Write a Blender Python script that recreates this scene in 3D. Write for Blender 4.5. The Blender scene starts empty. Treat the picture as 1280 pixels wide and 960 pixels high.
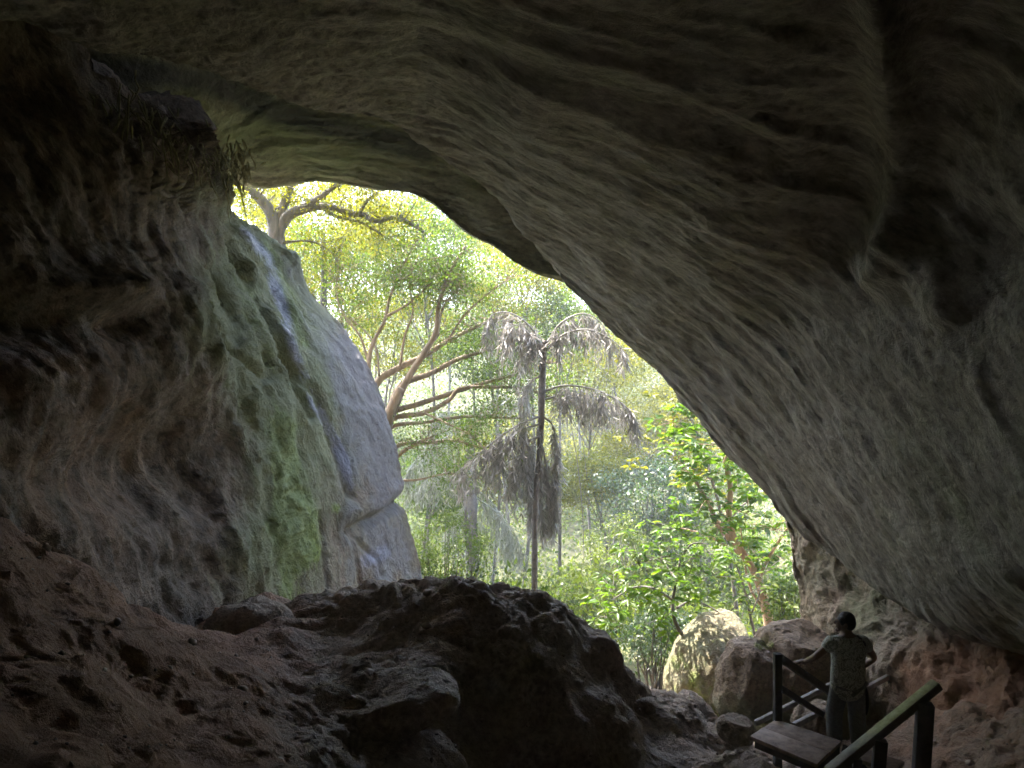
import bpy, math, random
import numpy as np
from mathutils import Vector, Matrix

random.seed(7)
RNG = np.random.default_rng(11)
F = 950.0                 # focal length in photo pixels (1280 wide)
EYE = np.array([0.0, 0.0, 1.6])
scene = bpy.context.scene
COL = scene.collection


def at(px, py, d):
    """world point seen at a photo pixel, d metres ahead"""
    return np.array([(px - 640.0) / F * d, d, 1.6 - (py - 480.0) / F * d])


# ------------------------------------------------------------------ noise
_perm = np.random.default_rng(3).permutation(256)
_perm = np.concatenate([_perm, _perm, _perm])
_g = np.random.default_rng(4).normal(size=(256, 3))
_g /= np.linalg.norm(_g, axis=1)[:, None]


def perlin(p):
    p = np.asarray(p, dtype=np.float64)
    i = np.floor(p).astype(np.int64)
    f = p - i
    i &= 255
    u = f * f * f * (f * (f * 6 - 15) + 10)
    res = 0.0
    for dx in (0, 1):
        wx = u[:, 0] if dx else 1 - u[:, 0]
        hx = _perm[i[:, 0] + dx]
        for dy in (0, 1):
            wy = u[:, 1] if dy else 1 - u[:, 1]
            hy = _perm[hx + i[:, 1] + dy]
            for dz in (0, 1):
                wz = u[:, 2] if dz else 1 - u[:, 2]
                h = _perm[hy + i[:, 2] + dz]
                g = _g[h]
                dot = g[:, 0] * (f[:, 0] - dx) + g[:, 1] * (f[:, 1] - dy) + g[:, 2] * (f[:, 2] - dz)
                res = res + wx * wy * wz * dot
    return res * 1.5


def fbm(p, octaves=5, gain=0.5, lac=2.03, ridged=False, off=0.0):
    a, s, out = 1.0, 1.0, 0.0
    for k in range(octaves):
        n = perlin(p * s + off + 17.3 * k)
        if ridged:
            n = 1.0 - 2.0 * np.abs(n)
        out = out + a * n
        a *= gain
        s *= lac
    return out


def stretch(p, d, k):
    """squash coordinates along direction d so features run along it"""
    d = np.asarray(d, float)
    d = d / np.linalg.norm(d)
    return p - (1 - k) * (p @ d)[:, None] * d[None, :]


def terrace(x, n, sharp=.22):
    """steps with steep risers: broken slabs and ledges"""
    y = x * n
    f = np.floor(y)
    t = np.clip((y - f - (1 - sharp)) / sharp, 0, 1)
    return (f + .35 * (y - f) + .65 * t * t * (3 - 2 * t)) / n


def ledge(x, sharp=.86):
    """bedding: a slow rise and a steep drop, repeated"""
    f = x - np.floor(x)
    return np.where(f < sharp, f / sharp, (1 - f) / (1 - sharp)) - .5


def beds(p, nb, along, amp=1.0, off=0.0):
    """broken ledges that run along one direction and die out here and there"""
    nb = np.asarray(nb, float); nb = nb / np.linalg.norm(nb)
    q = stretch(p, along, .3)
    u = p @ nb
    out = 0.0
    for k, (fr, a, wob, sc) in enumerate([(.75, .055, .7, .45), (2.1, .036, .6, .9), (5.0, .022, .5, 1.8), (11.0, .005, .5, 3.2)]):
        n = fbm(q * sc + off + 9.1 * k, 4, .55)
        m = np.clip(.55 + 1.3 * perlin(q * sc * .8 + off + 51 + 7 * k), .08, 1.2)
        out = out + a * m * ledge(u * fr + wob * n)
    return out * amp


def warp(p, sc, amt, off=0.0):
    return p + amt * np.stack([perlin(p * sc + off), perlin(p * sc + off + 31.7), perlin(p * sc + off + 73.1)], 1)


def smooth(x, a, b):
    t = np.clip((x - a) / (b - a), 0, 1)
    return t * t * (3 - 2 * t)


def rbf_fit(P, v, reg=1e-3):
    P = np.asarray(P, float)
    v = np.asarray(v, float)
    n = len(P)
    r = np.linalg.norm(P[:, None] - P[None], axis=2)
    K = np.where(r > 0, r * r * np.log(r + 1e-12), 0) + reg * np.eye(n)
    A = np.zeros((n + 3, n + 3))
    A[:n, :n] = K
    A[:n, n] = 1
    A[:n, n + 1:] = P
    A[n, :n] = 1
    A[n + 1:, :n] = P.T
    w = np.linalg.solve(A, np.concatenate([v, np.zeros(3)]))

    def ev(Q):
        Q = np.asarray(Q, float)
        out = np.empty(len(Q))
        for s in range(0, len(Q), 40000):
            q = Q[s:s + 40000]
            r2 = ((q[:, None] - P[None]) ** 2).sum(2)
            out[s:s + 40000] = (0.5 * r2 * np.log(r2 + 1e-20)) @ w[:n] + w[n] + q @ w[n + 1:]
        return out
    return ev


# ------------------------------------------------------------------ objects
def tag(o, label=None, cat=None, group=None, kind=None):
    if label: o['label'] = label
    if cat: o['category'] = cat
    if group: o['group'] = group
    if kind: o['kind'] = kind
    return o


def link(name, me, mat=None, parent=None):
    o = bpy.data.objects.new(name, me)
    COL.objects.link(o)
    if mat: me.materials.append(mat)
    if parent is not None:
        o.parent = parent
        o.matrix_parent_inverse = Matrix.Translation(-Vector(parent.location))
    return o


def empty(name, loc):
    o = bpy.data.objects.new(name, None)
    o.location = Vector([float(c) for c in loc])
    o.empty_display_size = 0.2
    COL.objects.link(o)
    return o


def quad_mesh(name, V, Q, attrs=None, shade=True):
    V = np.ascontiguousarray(V, dtype=np.float32)
    Q = np.ascontiguousarray(Q, dtype=np.int32)
    me = bpy.data.meshes.new(name)
    me.vertices.add(len(V))
    me.vertices.foreach_set('co', V.ravel())
    n = len(Q)
    me.loops.add(n * 4)
    me.loops.foreach_set('vertex_index', Q.ravel())
    me.polygons.add(n)
    me.polygons.foreach_set('loop_start', np.arange(0, n * 4, 4, dtype=np.int32))
    if shade:
        me.polygons.foreach_set('use_smooth', np.ones(n, dtype=bool))
    for k, a in (attrs or {}).items():
        at_ = me.attributes.new(k, 'FLOAT', 'POINT')
        at_.data.foreach_set('value', np.ascontiguousarray(a, dtype=np.float32))
    me.update(calc_edges=True)
    return me


def grid_faces(nr, nc):
    r, c = np.meshgrid(np.arange(nr - 1), np.arange(nc - 1), indexing='ij')
    a = (r * nc + c).ravel()
    return np.stack([a, a + 1, a + nc + 1, a + nc], 1)


def grid_normals(G):
    du = np.gradient(G, axis=0)
    dv = np.gradient(G, axis=1)
    n = np.cross(du, dv)
    n /= np.linalg.norm(n, axis=2)[..., None] + 1e-12
    return n


def catmull(P, n):
    """resample control rows P (k, m) to n rows, chord-length parameter"""
    P = np.asarray(P, float)
    if len(P) == 2:
        t = np.linspace(0, 1, n)[:, None]
        return P[0] * (1 - t) + P[1] * t
    L = np.concatenate([[0], np.cumsum(np.linalg.norm(np.diff(P, axis=0), axis=1) + 1e-9)])
    t = np.linspace(0, L[-1], n)
    m = np.empty_like(P)
    m[1:-1] = (P[2:] - P[:-2]) / (L[2:] - L[:-2])[:, None]
    m[0] = (P[1] - P[0]) / (L[1] - L[0])
    m[-1] = (P[-1] - P[-2]) / (L[-1] - L[-2])
    i = np.clip(np.searchsorted(L, t, side='right') - 1, 0, len(P) - 2)
    h = (L[i + 1] - L[i])[:, None]
    s = ((t - L[i])[:, None]) / h
    return ((2 * s**3 - 3 * s**2 + 1) * P[i] + (s**3 - 2 * s**2 + s) * h * m[i]
            + (-2 * s**3 + 3 * s**2) * P[i + 1] + (s**3 - s**2) * h * m[i + 1])


class MB:
    """collects quads (with a per-vertex random value) for ONE mesh"""
    def __init__(self):
        self.v, self.q, self.r, self.n = [], [], [], 0

    def add(self, V, Q, r=None):
        V = np.asarray(V, float)
        self.v.append(V)
        self.q.append(np.asarray(Q, int) + self.n)
        self.r.append(np.full(len(V), 0.5) if r is None else np.asarray(r, float))
        self.n += len(V)

    def tube(self, P, R, seg=7, step=0.12, rough=0.0):
        P = np.asarray(P, float)
        R = np.full(len(P), R, float) if np.isscalar(R) else np.asarray(R, float)
        L = np.linalg.norm(np.diff(P, axis=0), axis=1).sum()
        n = int(max(3, min(140, L / step)))
        C = catmull(np.column_stack([P, R]), n)
        P, R = C[:, :3], np.maximum(C[:, 3], 0.002)
        T = np.gradient(P, axis=0)
        T /= np.linalg.norm(T, axis=1)[:, None] + 1e-9
        up = np.array([0.31, 0.17, 0.93]) if abs(T[0, 2]) < 0.8 else np.array([0.9, 0.3, 0.1])
        A = np.cross(T, up)
        A /= np.linalg.norm(A, axis=1)[:, None] + 1e-9
        B = np.cross(T, A)
        th = np.linspace(0, 2 * np.pi, seg, endpoint=False)
        V = P[:, None] + R[:, None, None] * (np.cos(th)[None, :, None] * A[:, None] + np.sin(th)[None, :, None] * B[:, None])
        if rough:
            W = V.reshape(-1, 3)
            nn = fbm(W * (0.35 / max(R.max(), .02)), 3)
            V = V + (V - P[:, None]) * (rough * nn.reshape(n, seg, 1))
        V = V.reshape(-1, 3)
        i, j = np.meshgrid(np.arange(n - 1), np.arange(seg), indexing='ij')
        a = (i * seg + j).ravel()
        b = (i * seg + (j + 1) % seg).ravel()
        Q = np.stack([a, b, b + seg, a + seg], 1)
        m = len(V)
        V = np.vstack([V, P[0], P[-1]])
        caps = []
        for j in range(0, seg, 1):
            caps.append([m, (j + 1) % seg, j, j])
            e = (n - 1) * seg
            caps.append([m + 1, e + j, e + (j + 1) % seg, e + (j + 1) % seg])
        caps = np.array(caps)
        # caps written as slim quads through the midpoint of the rim edge
        mids = (V[caps[:, 1]] + V[caps[:, 2]]) / 2
        same = caps[:, 2] == caps[:, 3]
        prev = np.where(np.arange(len(caps)) % 2 == 0, caps[:, 1], caps[:, 1])
        base = len(V)
        mids = (V[caps[:, 1]] + V[caps[:, 2]]) / 2
        V = np.vstack([V, mids])
        capq = np.stack([caps[:, 0], caps[:, 1], base + np.arange(len(caps)), caps[:, 2]], 1)
        self.add(V, np.vstack([Q, capq]))

    def leaves(self, C, D, N, L, W, r=None, fold=0.0):
        """leaf blades: base C, direction D, face normal N, length L, width W"""
        n = len(C)
        D = D / (np.linalg.norm(D, axis=1)[:, None] + 1e-9)
        S = np.cross(D, N)
        S /= np.linalg.norm(S, axis=1)[:, None] + 1e-9
        Nn = np.cross(S, D)
        L = np.broadcast_to(np.asarray(L, float), (n,))[:, None]
        W = np.broadcast_to(np.asarray(W, float), (n,))[:, None]
        r = RNG.random(n) if r is None else r
        if fold == 0.0:
            V = np.stack([C, C + D * L * .45 - S * W * .5, C + D * L, C + D * L * .45 + S * W * .5], 1).reshape(-1, 3)
            b = np.arange(n)[:, None] * 4
            self.add(V, b + np.array([[0, 1, 2, 3]]), np.repeat(r, 4))
        else:
            m1, m2 = C + D * L * .4 - Nn * L * fold * .2, C + D * L * .75 - Nn * L * fold * .12
            tip = C + D * L - Nn * L * fold
            up = Nn * W * .22
            V = np.stack([C, C + D * L * .32 - S * W * .5 + up, m2 - S * W * .36 + up, tip,
                          m2 + S * W * .36 + up, C + D * L * .32 + S * W * .5 + up, m1, m2], 1).reshape(-1, 3)
            b = np.arange(n)[:, None] * 8
            Q = np.concatenate([b + np.array([[0, 1, 2, 6]]), b + np.array([[6, 2, 3, 7]]),
                                b + np.array([[0, 6, 4, 5]]), b + np.array([[6, 7, 3, 4]])])
            self.add(V, Q, np.repeat(r, 8))

    def box(self, c, ax, ay, az, bevel=0.0):
        """box round centre c with half-axis vectors"""
        c, ax, ay, az = (np.asarray(k, float) for k in (c, ax, ay, az))
        V = []
        for sx in (-1, 1):
            for sy in (-1, 1):
                for sz in (-1, 1):
                    V.append(c + sx * ax + sy * ay + sz * az)
        Q = [[0, 1, 3, 2], [4, 6, 7, 5], [0, 4, 5, 1], [2, 3, 7, 6], [0, 2, 6, 4], [1, 5, 7, 3]]
        self.add(V, Q)

    def beam(self, a, b, w, h, up=(0, 0, 1)):
        a, b, up = (np.asarray(k, float) for k in (a, b, up))
        t = b - a
        L = np.linalg.norm(t)
        t = t / L
        s = np.cross(t, up)
        s /= np.linalg.norm(s)
        u = np.cross(s, t)
        self.box((a + b) / 2, t * L / 2, s * w / 2, u * h / 2)

    def build(self, name, mat, parent=None, shade=True, bevel=0.0):
        V, Q, R = np.vstack(self.v), np.vstack(self.q), np.concatenate(self.r)
        me = quad_mesh(name, V, Q, {'rnd': R}, shade)
        o = link(name, me, mat, parent)
        if bevel:
            m = o.modifiers.new('bevel', 'BEVEL')
            m.width = bevel
            m.segments = 2
        return o


# ------------------------------------------------------------------ materials
class NT:
    def __init__(self, name):
        self.m = bpy.data.materials.new(name)
        self.m.use_nodes = True
        self.t = self.m.node_tree
        self.t.nodes.clear()
        self.out = self.t.nodes.new('ShaderNodeOutputMaterial')

    def n(self, kind, **kw):
        nd = self.t.nodes.new('ShaderNode' + kind)
        for k, v in kw.items():
            if k in nd.inputs:
                s = nd.inputs[k]
                if isinstance(v, bpy.types.NodeSocket): self.t.links.new(v, s)
                else: s.default_value = v
            else:
                setattr(nd, k, v)
        return nd

    def link(self, a, b): self.t.links.new(a, b)

    def coord(self): return self.n('TexCoord').outputs['Object']

    def noise(self, vec, scale, detail=6, rough=.6, dist=0.0):
        return self.n('TexNoise', Vector=vec, Scale=scale, Detail=detail, Roughness=rough, Distortion=dist).outputs['Fac']

    def ramp(self, fac, stops):
        nd = self.n('ValToRGB', Fac=fac)
        el = nd.color_ramp.elements
        while len(el) < len(stops): el.new(0.5)
        for e, (p, c) in zip(el, stops):
            e.position = p
            e.color = (*c, 1) if len(c) == 3 else c
        return nd.outputs['Color']

    def mix(self, fac, a, b, mode='MIX'):
        nd = self.n('Mix', data_type='RGBA', blend_type=mode)
        for s, v in ((nd.inputs['Factor'], fac), (nd.inputs[6], a), (nd.inputs[7], b)):
            if isinstance(v, bpy.types.NodeSocket): self.t.links.new(v, s)
            elif isinstance(v, tuple): s.default_value = (*v, 1)
            else: s.default_value = v
        return nd.outputs[2]

    def math(self, op, a, b=0.0):
        nd = self.n('Math', operation=op)
        for s, v in zip(nd.inputs, (a, b)):
            if isinstance(v, bpy.types.NodeSocket): self.t.links.new(v, s)
            else: s.default_value = v
        return nd.outputs[0]

    def attr(self, name): return self.n('Attribute', attribute_name=name).outputs['Fac']


def c3(r, g, b): return (r, g, b)


def dir_euler(d):
    d = Vector(d).normalized()
    return d.to_track_quat('X', 'Z').to_euler()


def rock_material(name, cols, strata=None, bump=0.5, scale=1.0, aniso=2.0, moss=True, rough=.85, fine=1.0):
    """cols: dark, mid, light, second mineral tint"""
    t = NT(name)
    co = t.coord()
    if strata is not None:
        mp = t.n('Mapping', vector_type='TEXTURE', Vector=co)
        mp.inputs['Rotation'].default_value = dir_euler(strata)
        mp.inputs['Scale'].default_value = (aniso, 1, 1)
        sv = mp.outputs[0]
    else:
        sv = co
    n1 = t.noise(co, .55 * scale, 5, .62, .4)
    n2 = t.noise(sv, 2.6 * scale, 8, .68, .5)
    n3 = t.noise(sv, 11 * scale, 6, .7)
    f = t.math('ADD', t.math('MULTIPLY', n1, .45), t.math('MULTIPLY', n2, .55))
    col = t.ramp(f, [(.30, cols[0]), (.47, cols[1]), (.66, cols[2])])
    tint = t.ramp(t.noise(co, .9 * scale, 5, .6, .8), [(.46, (0, 0, 0)), (.64, (1, 1, 1))])
    col = t.mix(t.math('MULTIPLY', tint, .75), col, cols[3])
    speck = t.ramp(n3, [(.30, (.5, .5, .5)), (.5, (1, 1, 1)), (.72, (1.45, 1.42, 1.36))])
    col = t.mix(1.0, col, speck, 'MULTIPLY')
    rg = rough
    if moss:
        mn = t.noise(sv, 5.5, 7, .7)
        ma = t.ramp(t.math('ADD', t.attr('moss'), t.math('MULTIPLY', t.math('SUBTRACT', mn, .5), 1.3)),
                    [(.3, (0, 0, 0)), (.62, (1, 1, 1))])
        mossc = t.ramp(t.noise(co, 9, 5, .7), [(.3, (.07, .09, .02)), (.5, (.22, .28, .045)), (.7, (.36, .4, .09))])
        col = t.mix(ma, col, mossc)
        al = t.ramp(t.math('ADD', t.attr('algae'), t.math('MULTIPLY', t.math('SUBTRACT', n2, .5), 1.2)),
                    [(.25, (0, 0, 0)), (.8, (1, 1, 1))])
        col = t.mix(t.math('MULTIPLY', al, .7), col, t.mix(n2, (.13, .16, .075), (.33, .36, .2)))
        pa = t.ramp(t.math('ADD', t.attr('pale'), t.math('MULTIPLY', t.math('SUBTRACT', n2, .5), 1.1)),
                    [(.3, (0, 0, 0)), (.75, (1, 1, 1))])
        col = t.mix(t.math('MULTIPLY', pa, .8), col, t.mix(n3, (.155, .143, .15), (.28, .262, .272)))
        er = t.ramp(t.math('ADD', t.attr('earth'), t.math('MULTIPLY', t.math('SUBTRACT', n2, .5), 1.2)),
                    [(.25, (0, 0, 0)), (.75, (1, 1, 1))])
        col = t.mix(t.math('MULTIPLY', er, .8), col, t.ramp(n2, [(.3, (.22, .11, .065)), (.6, (.46, .245, .14)), (.75, (.56, .34, .22))]))
        wet_sky_tint = t.ramp(t.math('ADD', t.attr('wet_sky_tint'), t.math('MULTIPLY', t.math('SUBTRACT', n3, .5), .9)),
                     [(.35, (0, 0, 0)), (.7, (1, 1, 1))])
        rg = t.math('SUBTRACT', rough, t.math('MULTIPLY', wet_sky_tint, .5))
        col = t.mix(t.math('MULTIPLY', wet_sky_tint, .7), col, t.mix(n2, (.16, .16, .24), (.42, .42, .56)))  # damp rock coloured lavender: sky reflection put into the base colour
        st = t.ramp(t.math('ADD', t.attr('recess_shade'), t.math('MULTIPLY', t.math('SUBTRACT', n2, .5), .9)), [(.25, (0, 0, 0)), (.75, (1, 1, 1))])
        col = t.mix(t.math('MULTIPLY', st, .8), col, (.05, .052, .06))  # near-black tone that puts recess shade into the rock colour
    bs = t.n('BsdfPrincipled', Roughness=rg)
    t.link(col, bs.inputs['Base Color'])
    bs.inputs['Specular IOR Level'].default_value = .35
    vor = t.n('TexVoronoi', feature='DISTANCE_TO_EDGE', Scale=3.1 * scale, Vector=t.mix(.12, sv, t.n('TexNoise', Vector=sv, Scale=3.0).outputs['Color']))
    crack = t.ramp(vor.outputs['Distance'], [(.0, (0, 0, 0)), (.05, (1, 1, 1))])
    h = t.math('ADD', t.math('MULTIPLY', n2, .8), t.math('MULTIPLY', n3, .35 * fine))
    h = t.math('ADD', h, t.math('MULTIPLY', t.noise(co, 42 * scale, 4, .7), .13 * fine))
    h = t.math('ADD', h, t.math('MULTIPLY', crack, .03))
    h = t.math('ADD', h, t.math('MULTIPLY', t.noise(sv, 24 * scale, 5, .75), .2 * fine))
    b = t.n('Bump', Strength=bump, Distance=.22, Height=h)
    t.link(b.outputs[0], bs.inputs['Normal'])
    t.link(bs.outputs[0], t.out.inputs[0])
    return t.m


def leaf_material(name, a, b, trans, tw=.45, gloss=.06):
    """a..b: blade colour range over the leaves; trans: light passed through"""
    t = NT(name)
    r = t.attr('rnd')
    co = t.coord()
    rr = t.math('ADD', t.math('MULTIPLY', r, .6), t.math('MULTIPLY', t.noise(co, .9, 3, .6), .45))
    col = t.ramp(rr, [(.2, a), (.85, b)])
    tc = t.mix(1.0, col, trans, 'MULTIPLY')
    df = t.n('BsdfDiffuse', Color=col)
    tl = t.n('BsdfTranslucent', Color=tc)
    gl = t.n('BsdfGlossy', Roughness=.4)
    gl.inputs['Color'].default_value = (.8, .8, .8, 1)
    m1 = t.n('MixShader', Fac=tw)
    t.link(df.outputs[0], m1.inputs[1]); t.link(tl.outputs[0], m1.inputs[2])
    m2 = t.n('MixShader', Fac=gloss)
    t.link(m1.outputs[0], m2.inputs[1]); t.link(gl.outputs[0], m2.inputs[2])
    t.link(m2.outputs[0], t.out.inputs[0])
    return t.m


def bark_material(name, a, b, scale=6.0, stretchz=.25):
    t = NT(name)
    mp = t.n('Mapping', Vector=t.coord())
    mp.inputs['Scale'].default_value = (1, 1, stretchz)
    n1 = t.noise(mp.outputs[0], scale, 7, .7, .6)
    n2 = t.noise(mp.outputs[0], scale * 6, 5, .7)
    col = t.ramp(n1, [(.3, a), (.68, b)])
    bs = t.n('BsdfPrincipled', Roughness=.85)
    t.link(col, bs.inputs['Base Color'])
    h = t.math('ADD', n1, t.math('MULTIPLY', n2, .5))
    t.link(t.n('Bump', Strength=.6, Distance=.03, Height=h).outputs[0], bs.inputs['Normal'])
    t.link(bs.outputs[0], t.out.inputs[0])
    return t.m


def plain_material(name, a, b, scale=20.0, rough=.8, bump=.3, stretchv=(1, 1, 1), dist=.01):
    t = NT(name)
    mp = t.n('Mapping', Vector=t.coord())
    mp.inputs['Scale'].default_value = stretchv
    n1 = t.noise(mp.outputs[0], scale, 6, .65, .3)
    col = t.ramp(n1, [(.35, a), (.65, b)])
    bs = t.n('BsdfPrincipled', Roughness=rough)
    t.link(col, bs.inputs['Base Color'])
    t.link(t.n('Bump', Strength=bump, Distance=dist, Height=n1).outputs[0], bs.inputs['Normal'])
    t.link(bs.outputs[0], t.out.inputs[0])
    return t.m


STRATA = (6, -2.2, -5)
M = {}
M['ceiling'] = rock_material('ceiling_rock', [(.14, .126, .106), (.28, .252, .212), (.42, .385, .33), (.225, .205, .16)], STRATA, .62, .95, 2.3)
M['roof_far'] = rock_material('outer_roof_rock', [(.15, .14, .1), (.28, .26, .19), (.42, .4, .3), (.2, .22, .13)], (6, -1.5, -1.2), .7, 1.0)
M['wall'] = rock_material('wall_rock', [(.085, .06, .044), (.21, .155, .115), (.36, .285, .215), (.19, .15, .11)], (2.2, .6, -3.6), .8, 1.0)
M['pillar'] = rock_material('pillar_rock', [(.14, .1, .075), (.3, .23, .17), (.42, .36, .28), (.26, .25, .18)], (.8, -.3, -2.4), .8, 1.2)
M['floor'] = rock_material('floor_earth', [(.24, .18, .13), (.4, .305, .225), (.54, .43, .33), (.34, .27, .2)], None, .9, 1.3)
M['boulder'] = rock_material('boulder_rock', [(.17, .125, .09), (.31, .235, .17), (.44, .35, .27), (.28, .23, .15)], None, .8, 1.6)
M['soil'] = plain_material('forest_soil', (.05, .05, .025), (.13, .13, .05), 1.5, .95, .6, dist=.1)
M['hill'] = plain_material('hill_rock', (.1, .1, .07), (.2, .19, .14), .7, .95, .6, dist=.3)


M['boulder_pale'] = rock_material('tan_boulder_rock', [(.13, .1, .07), (.235, .18, .125), (.33, .265, .2), (.2, .175, .1)], None, .8, 1.6)


# ------------------------------------------------------------------ cave shells
def uv_of(P):
    v = np.asarray(P, float) - EYE
    dist = np.linalg.norm(v, axis=1)
    th = np.arccos(np.clip(v[:, 1] / dist, -1, 1))
    ph = np.arctan2(-v[:, 2], v[:, 0])
    return np.stack([th * np.cos(ph), th * np.sin(ph)], 1), dist


def from_uv(uv, dist):
    th = np.linalg.norm(uv, axis=1) + 1e-9
    s = np.sin(th) / th
    return EYE + dist[:, None] * np.stack([uv[:, 0] * s, np.cos(th), -uv[:, 1] * s], 1)


def px_of(P):
    v = P - EYE
    y = np.where(v[:, 1] > .3, v[:, 1], 1e6)
    px = 640 + F * v[:, 0] / y
    py = 480 - F * v[:, 2] / y
    beh = v[:, 1] <= .3
    return np.where(beh, 9999, px), np.where(beh, 9999, py)


def shell(name, lip, outer, ctrl, ns, nt, noise, curl=.7, ext=6.0, power=1.5, attrs=None, mat=None, reg=2e-3):
    """rock surface hanging between its lip (the edge at the cave mouth) and an outer curve, then turned outward past the lip"""
    lipP = np.array([at(*l) for l in lip])
    outP = np.array(outer, float)
    C = np.array([c if k == 'w' else at(*c) for k, c in ctrl])
    allP = np.vstack([lipP, outP, C])
    uv, dist = uv_of(allP)
    f = rbf_fit(uv, np.log(dist), reg)
    lu = catmull(uv_of(lipP)[0], ns)
    k = len(outP)
    # outer parameter follows the same fraction as the lip
    Lr = np.linspace(0, 1, ns)
    ou_c = uv_of(outP)[0]
    ou = catmull(ou_c, ns)
    t = np.linspace(0, 1, nt) ** power
    UV = lu[:, None] * (1 - t)[None, :, None] + ou[:, None] * t[None, :, None]
    flat = UV.reshape(-1, 2)
    P = from_uv(flat, np.exp(f(flat))).reshape(ns, nt, 3)
    # rows beyond the lip: round outward, then up the outer face
    lp = P[:, 0]
    d = lp - EYE
    d /= np.linalg.norm(d, axis=1)[:, None]
    n_ = P[:, min(6, nt - 1)] - lp
    n_ = n_ - (n_ * d).sum(1)[:, None] * d
    n_ /= np.linalg.norm(n_, axis=1)[:, None] + 1e-9
    ker = np.ones(41) / 41
    for c in range(3):
        n_[:, c] = np.convolve(np.pad(n_[:, c], 20, mode='edge'), ker, mode='valid')
    n_ /= np.linalg.norm(n_, axis=1)[:, None] + 1e-9
    rows = []
    for kx in np.linspace(ext, 0.0, 14)[:-1]:
        rows.append(lp + curl * d * (1 + .1 * kx) + n_ * (curl + kx))
    for a in np.linspace(np.pi / 2, 0, 10)[:-1]:
        rows.append(lp + curl * np.sin(a) * d + curl * (1 - np.cos(a)) * n_)
    R = np.stack(rows, 1)
    G = np.concatenate([R, P], 1)
    N = grid_normals(G)
    # make normals face the camera side at the middle of the shell
    if ((G - EYE)[:, -nt // 2] * N[:, -nt // 2]).sum() > 0: N = -N
    flatG, flatN = G.reshape(-1, 3), N.reshape(-1, 3)
    disp = noise(flatG)
    flatG = flatG + flatN * disp[:, None]
    at_ = attrs(flatG) if attrs else {}
    for kk in ('moss', 'algae', 'pale', 'earth', 'wet_sky_tint', 'recess_shade'):
        if kk not in at_: at_[kk] = np.zeros(len(flatG))
    me = quad_mesh(name, flatG, grid_faces(G.shape[0], G.shape[1]), at_)
    return tag(link(name, me, mat), kind='structure')


def blob(px, py, cx, cy, rx, ry, rot=0.0):
    c, s = math.cos(math.radians(rot)), math.sin(math.radians(rot))
    x, y = px - cx, py - cy
    u, v = (x * c + y * s) / rx, (-x * s + y * c) / ry
    return np.exp(-(u * u + v * v))


def streak(px, py, pts, w):
    """soft band along a pixel polyline, width w"""
    best = np.full(len(px), 1e9)
    pts = np.asarray(pts, float)
    for a, b in zip(pts[:-1], pts[1:]):
        ab = b - a
        t = np.clip(((px - a[0]) * ab[0] + (py - a[1]) * ab[1]) / (ab @ ab), 0, 1)
        best = np.minimum(best, (px - a[0] - t * ab[0]) ** 2 + (py - a[1] - t * ab[1]) ** 2)
    return np.exp(-best / (w * w))


# main ceiling slab and right-hand wall
def ceil_noise(p):
    big = fbm(p * .28, 3) * .5
    lay = beds(p, (.04, -.89, .44), STRATA, 1.0, 5)
    fine = fbm(stretch(p, STRATA, .4) * 2.6, 6, .62, off=70) * .042
    px, py = px_of(p)
    # the standing rib on the right of the ceiling and its side fold
    rib = streak(px, py, [(1085, -60), (1110, 80), (1125, 200), (1120, 290), (1105, 330)], 30) * .24
    rib += streak(px, py, [(1120, 290), (1165, 340), (1180, 390)], 22) * .2
    hol = -blob(px, py, 1060, 250, 65, 100) * .22 - blob(px, py, 1225, 330, 70, 70) * .25
    scar = -streak(px, py, [(520, 60), (700, 110), (960, 200)], 22) * .16
    return big * .36 + lay + fine + rib + hol + scar


def ceil_attr(p):
    px, py = px_of(p)
    n = fbm(p * .8, 3)
    return {'algae': .45 * smooth(py, 330, 640) * (.6 + .5 * n) * (px > 600) * (px < 5000),
            'pale': .22 * streak(px, py, [(700, 350), (860, 510), (970, 630)], 40)}


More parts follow.
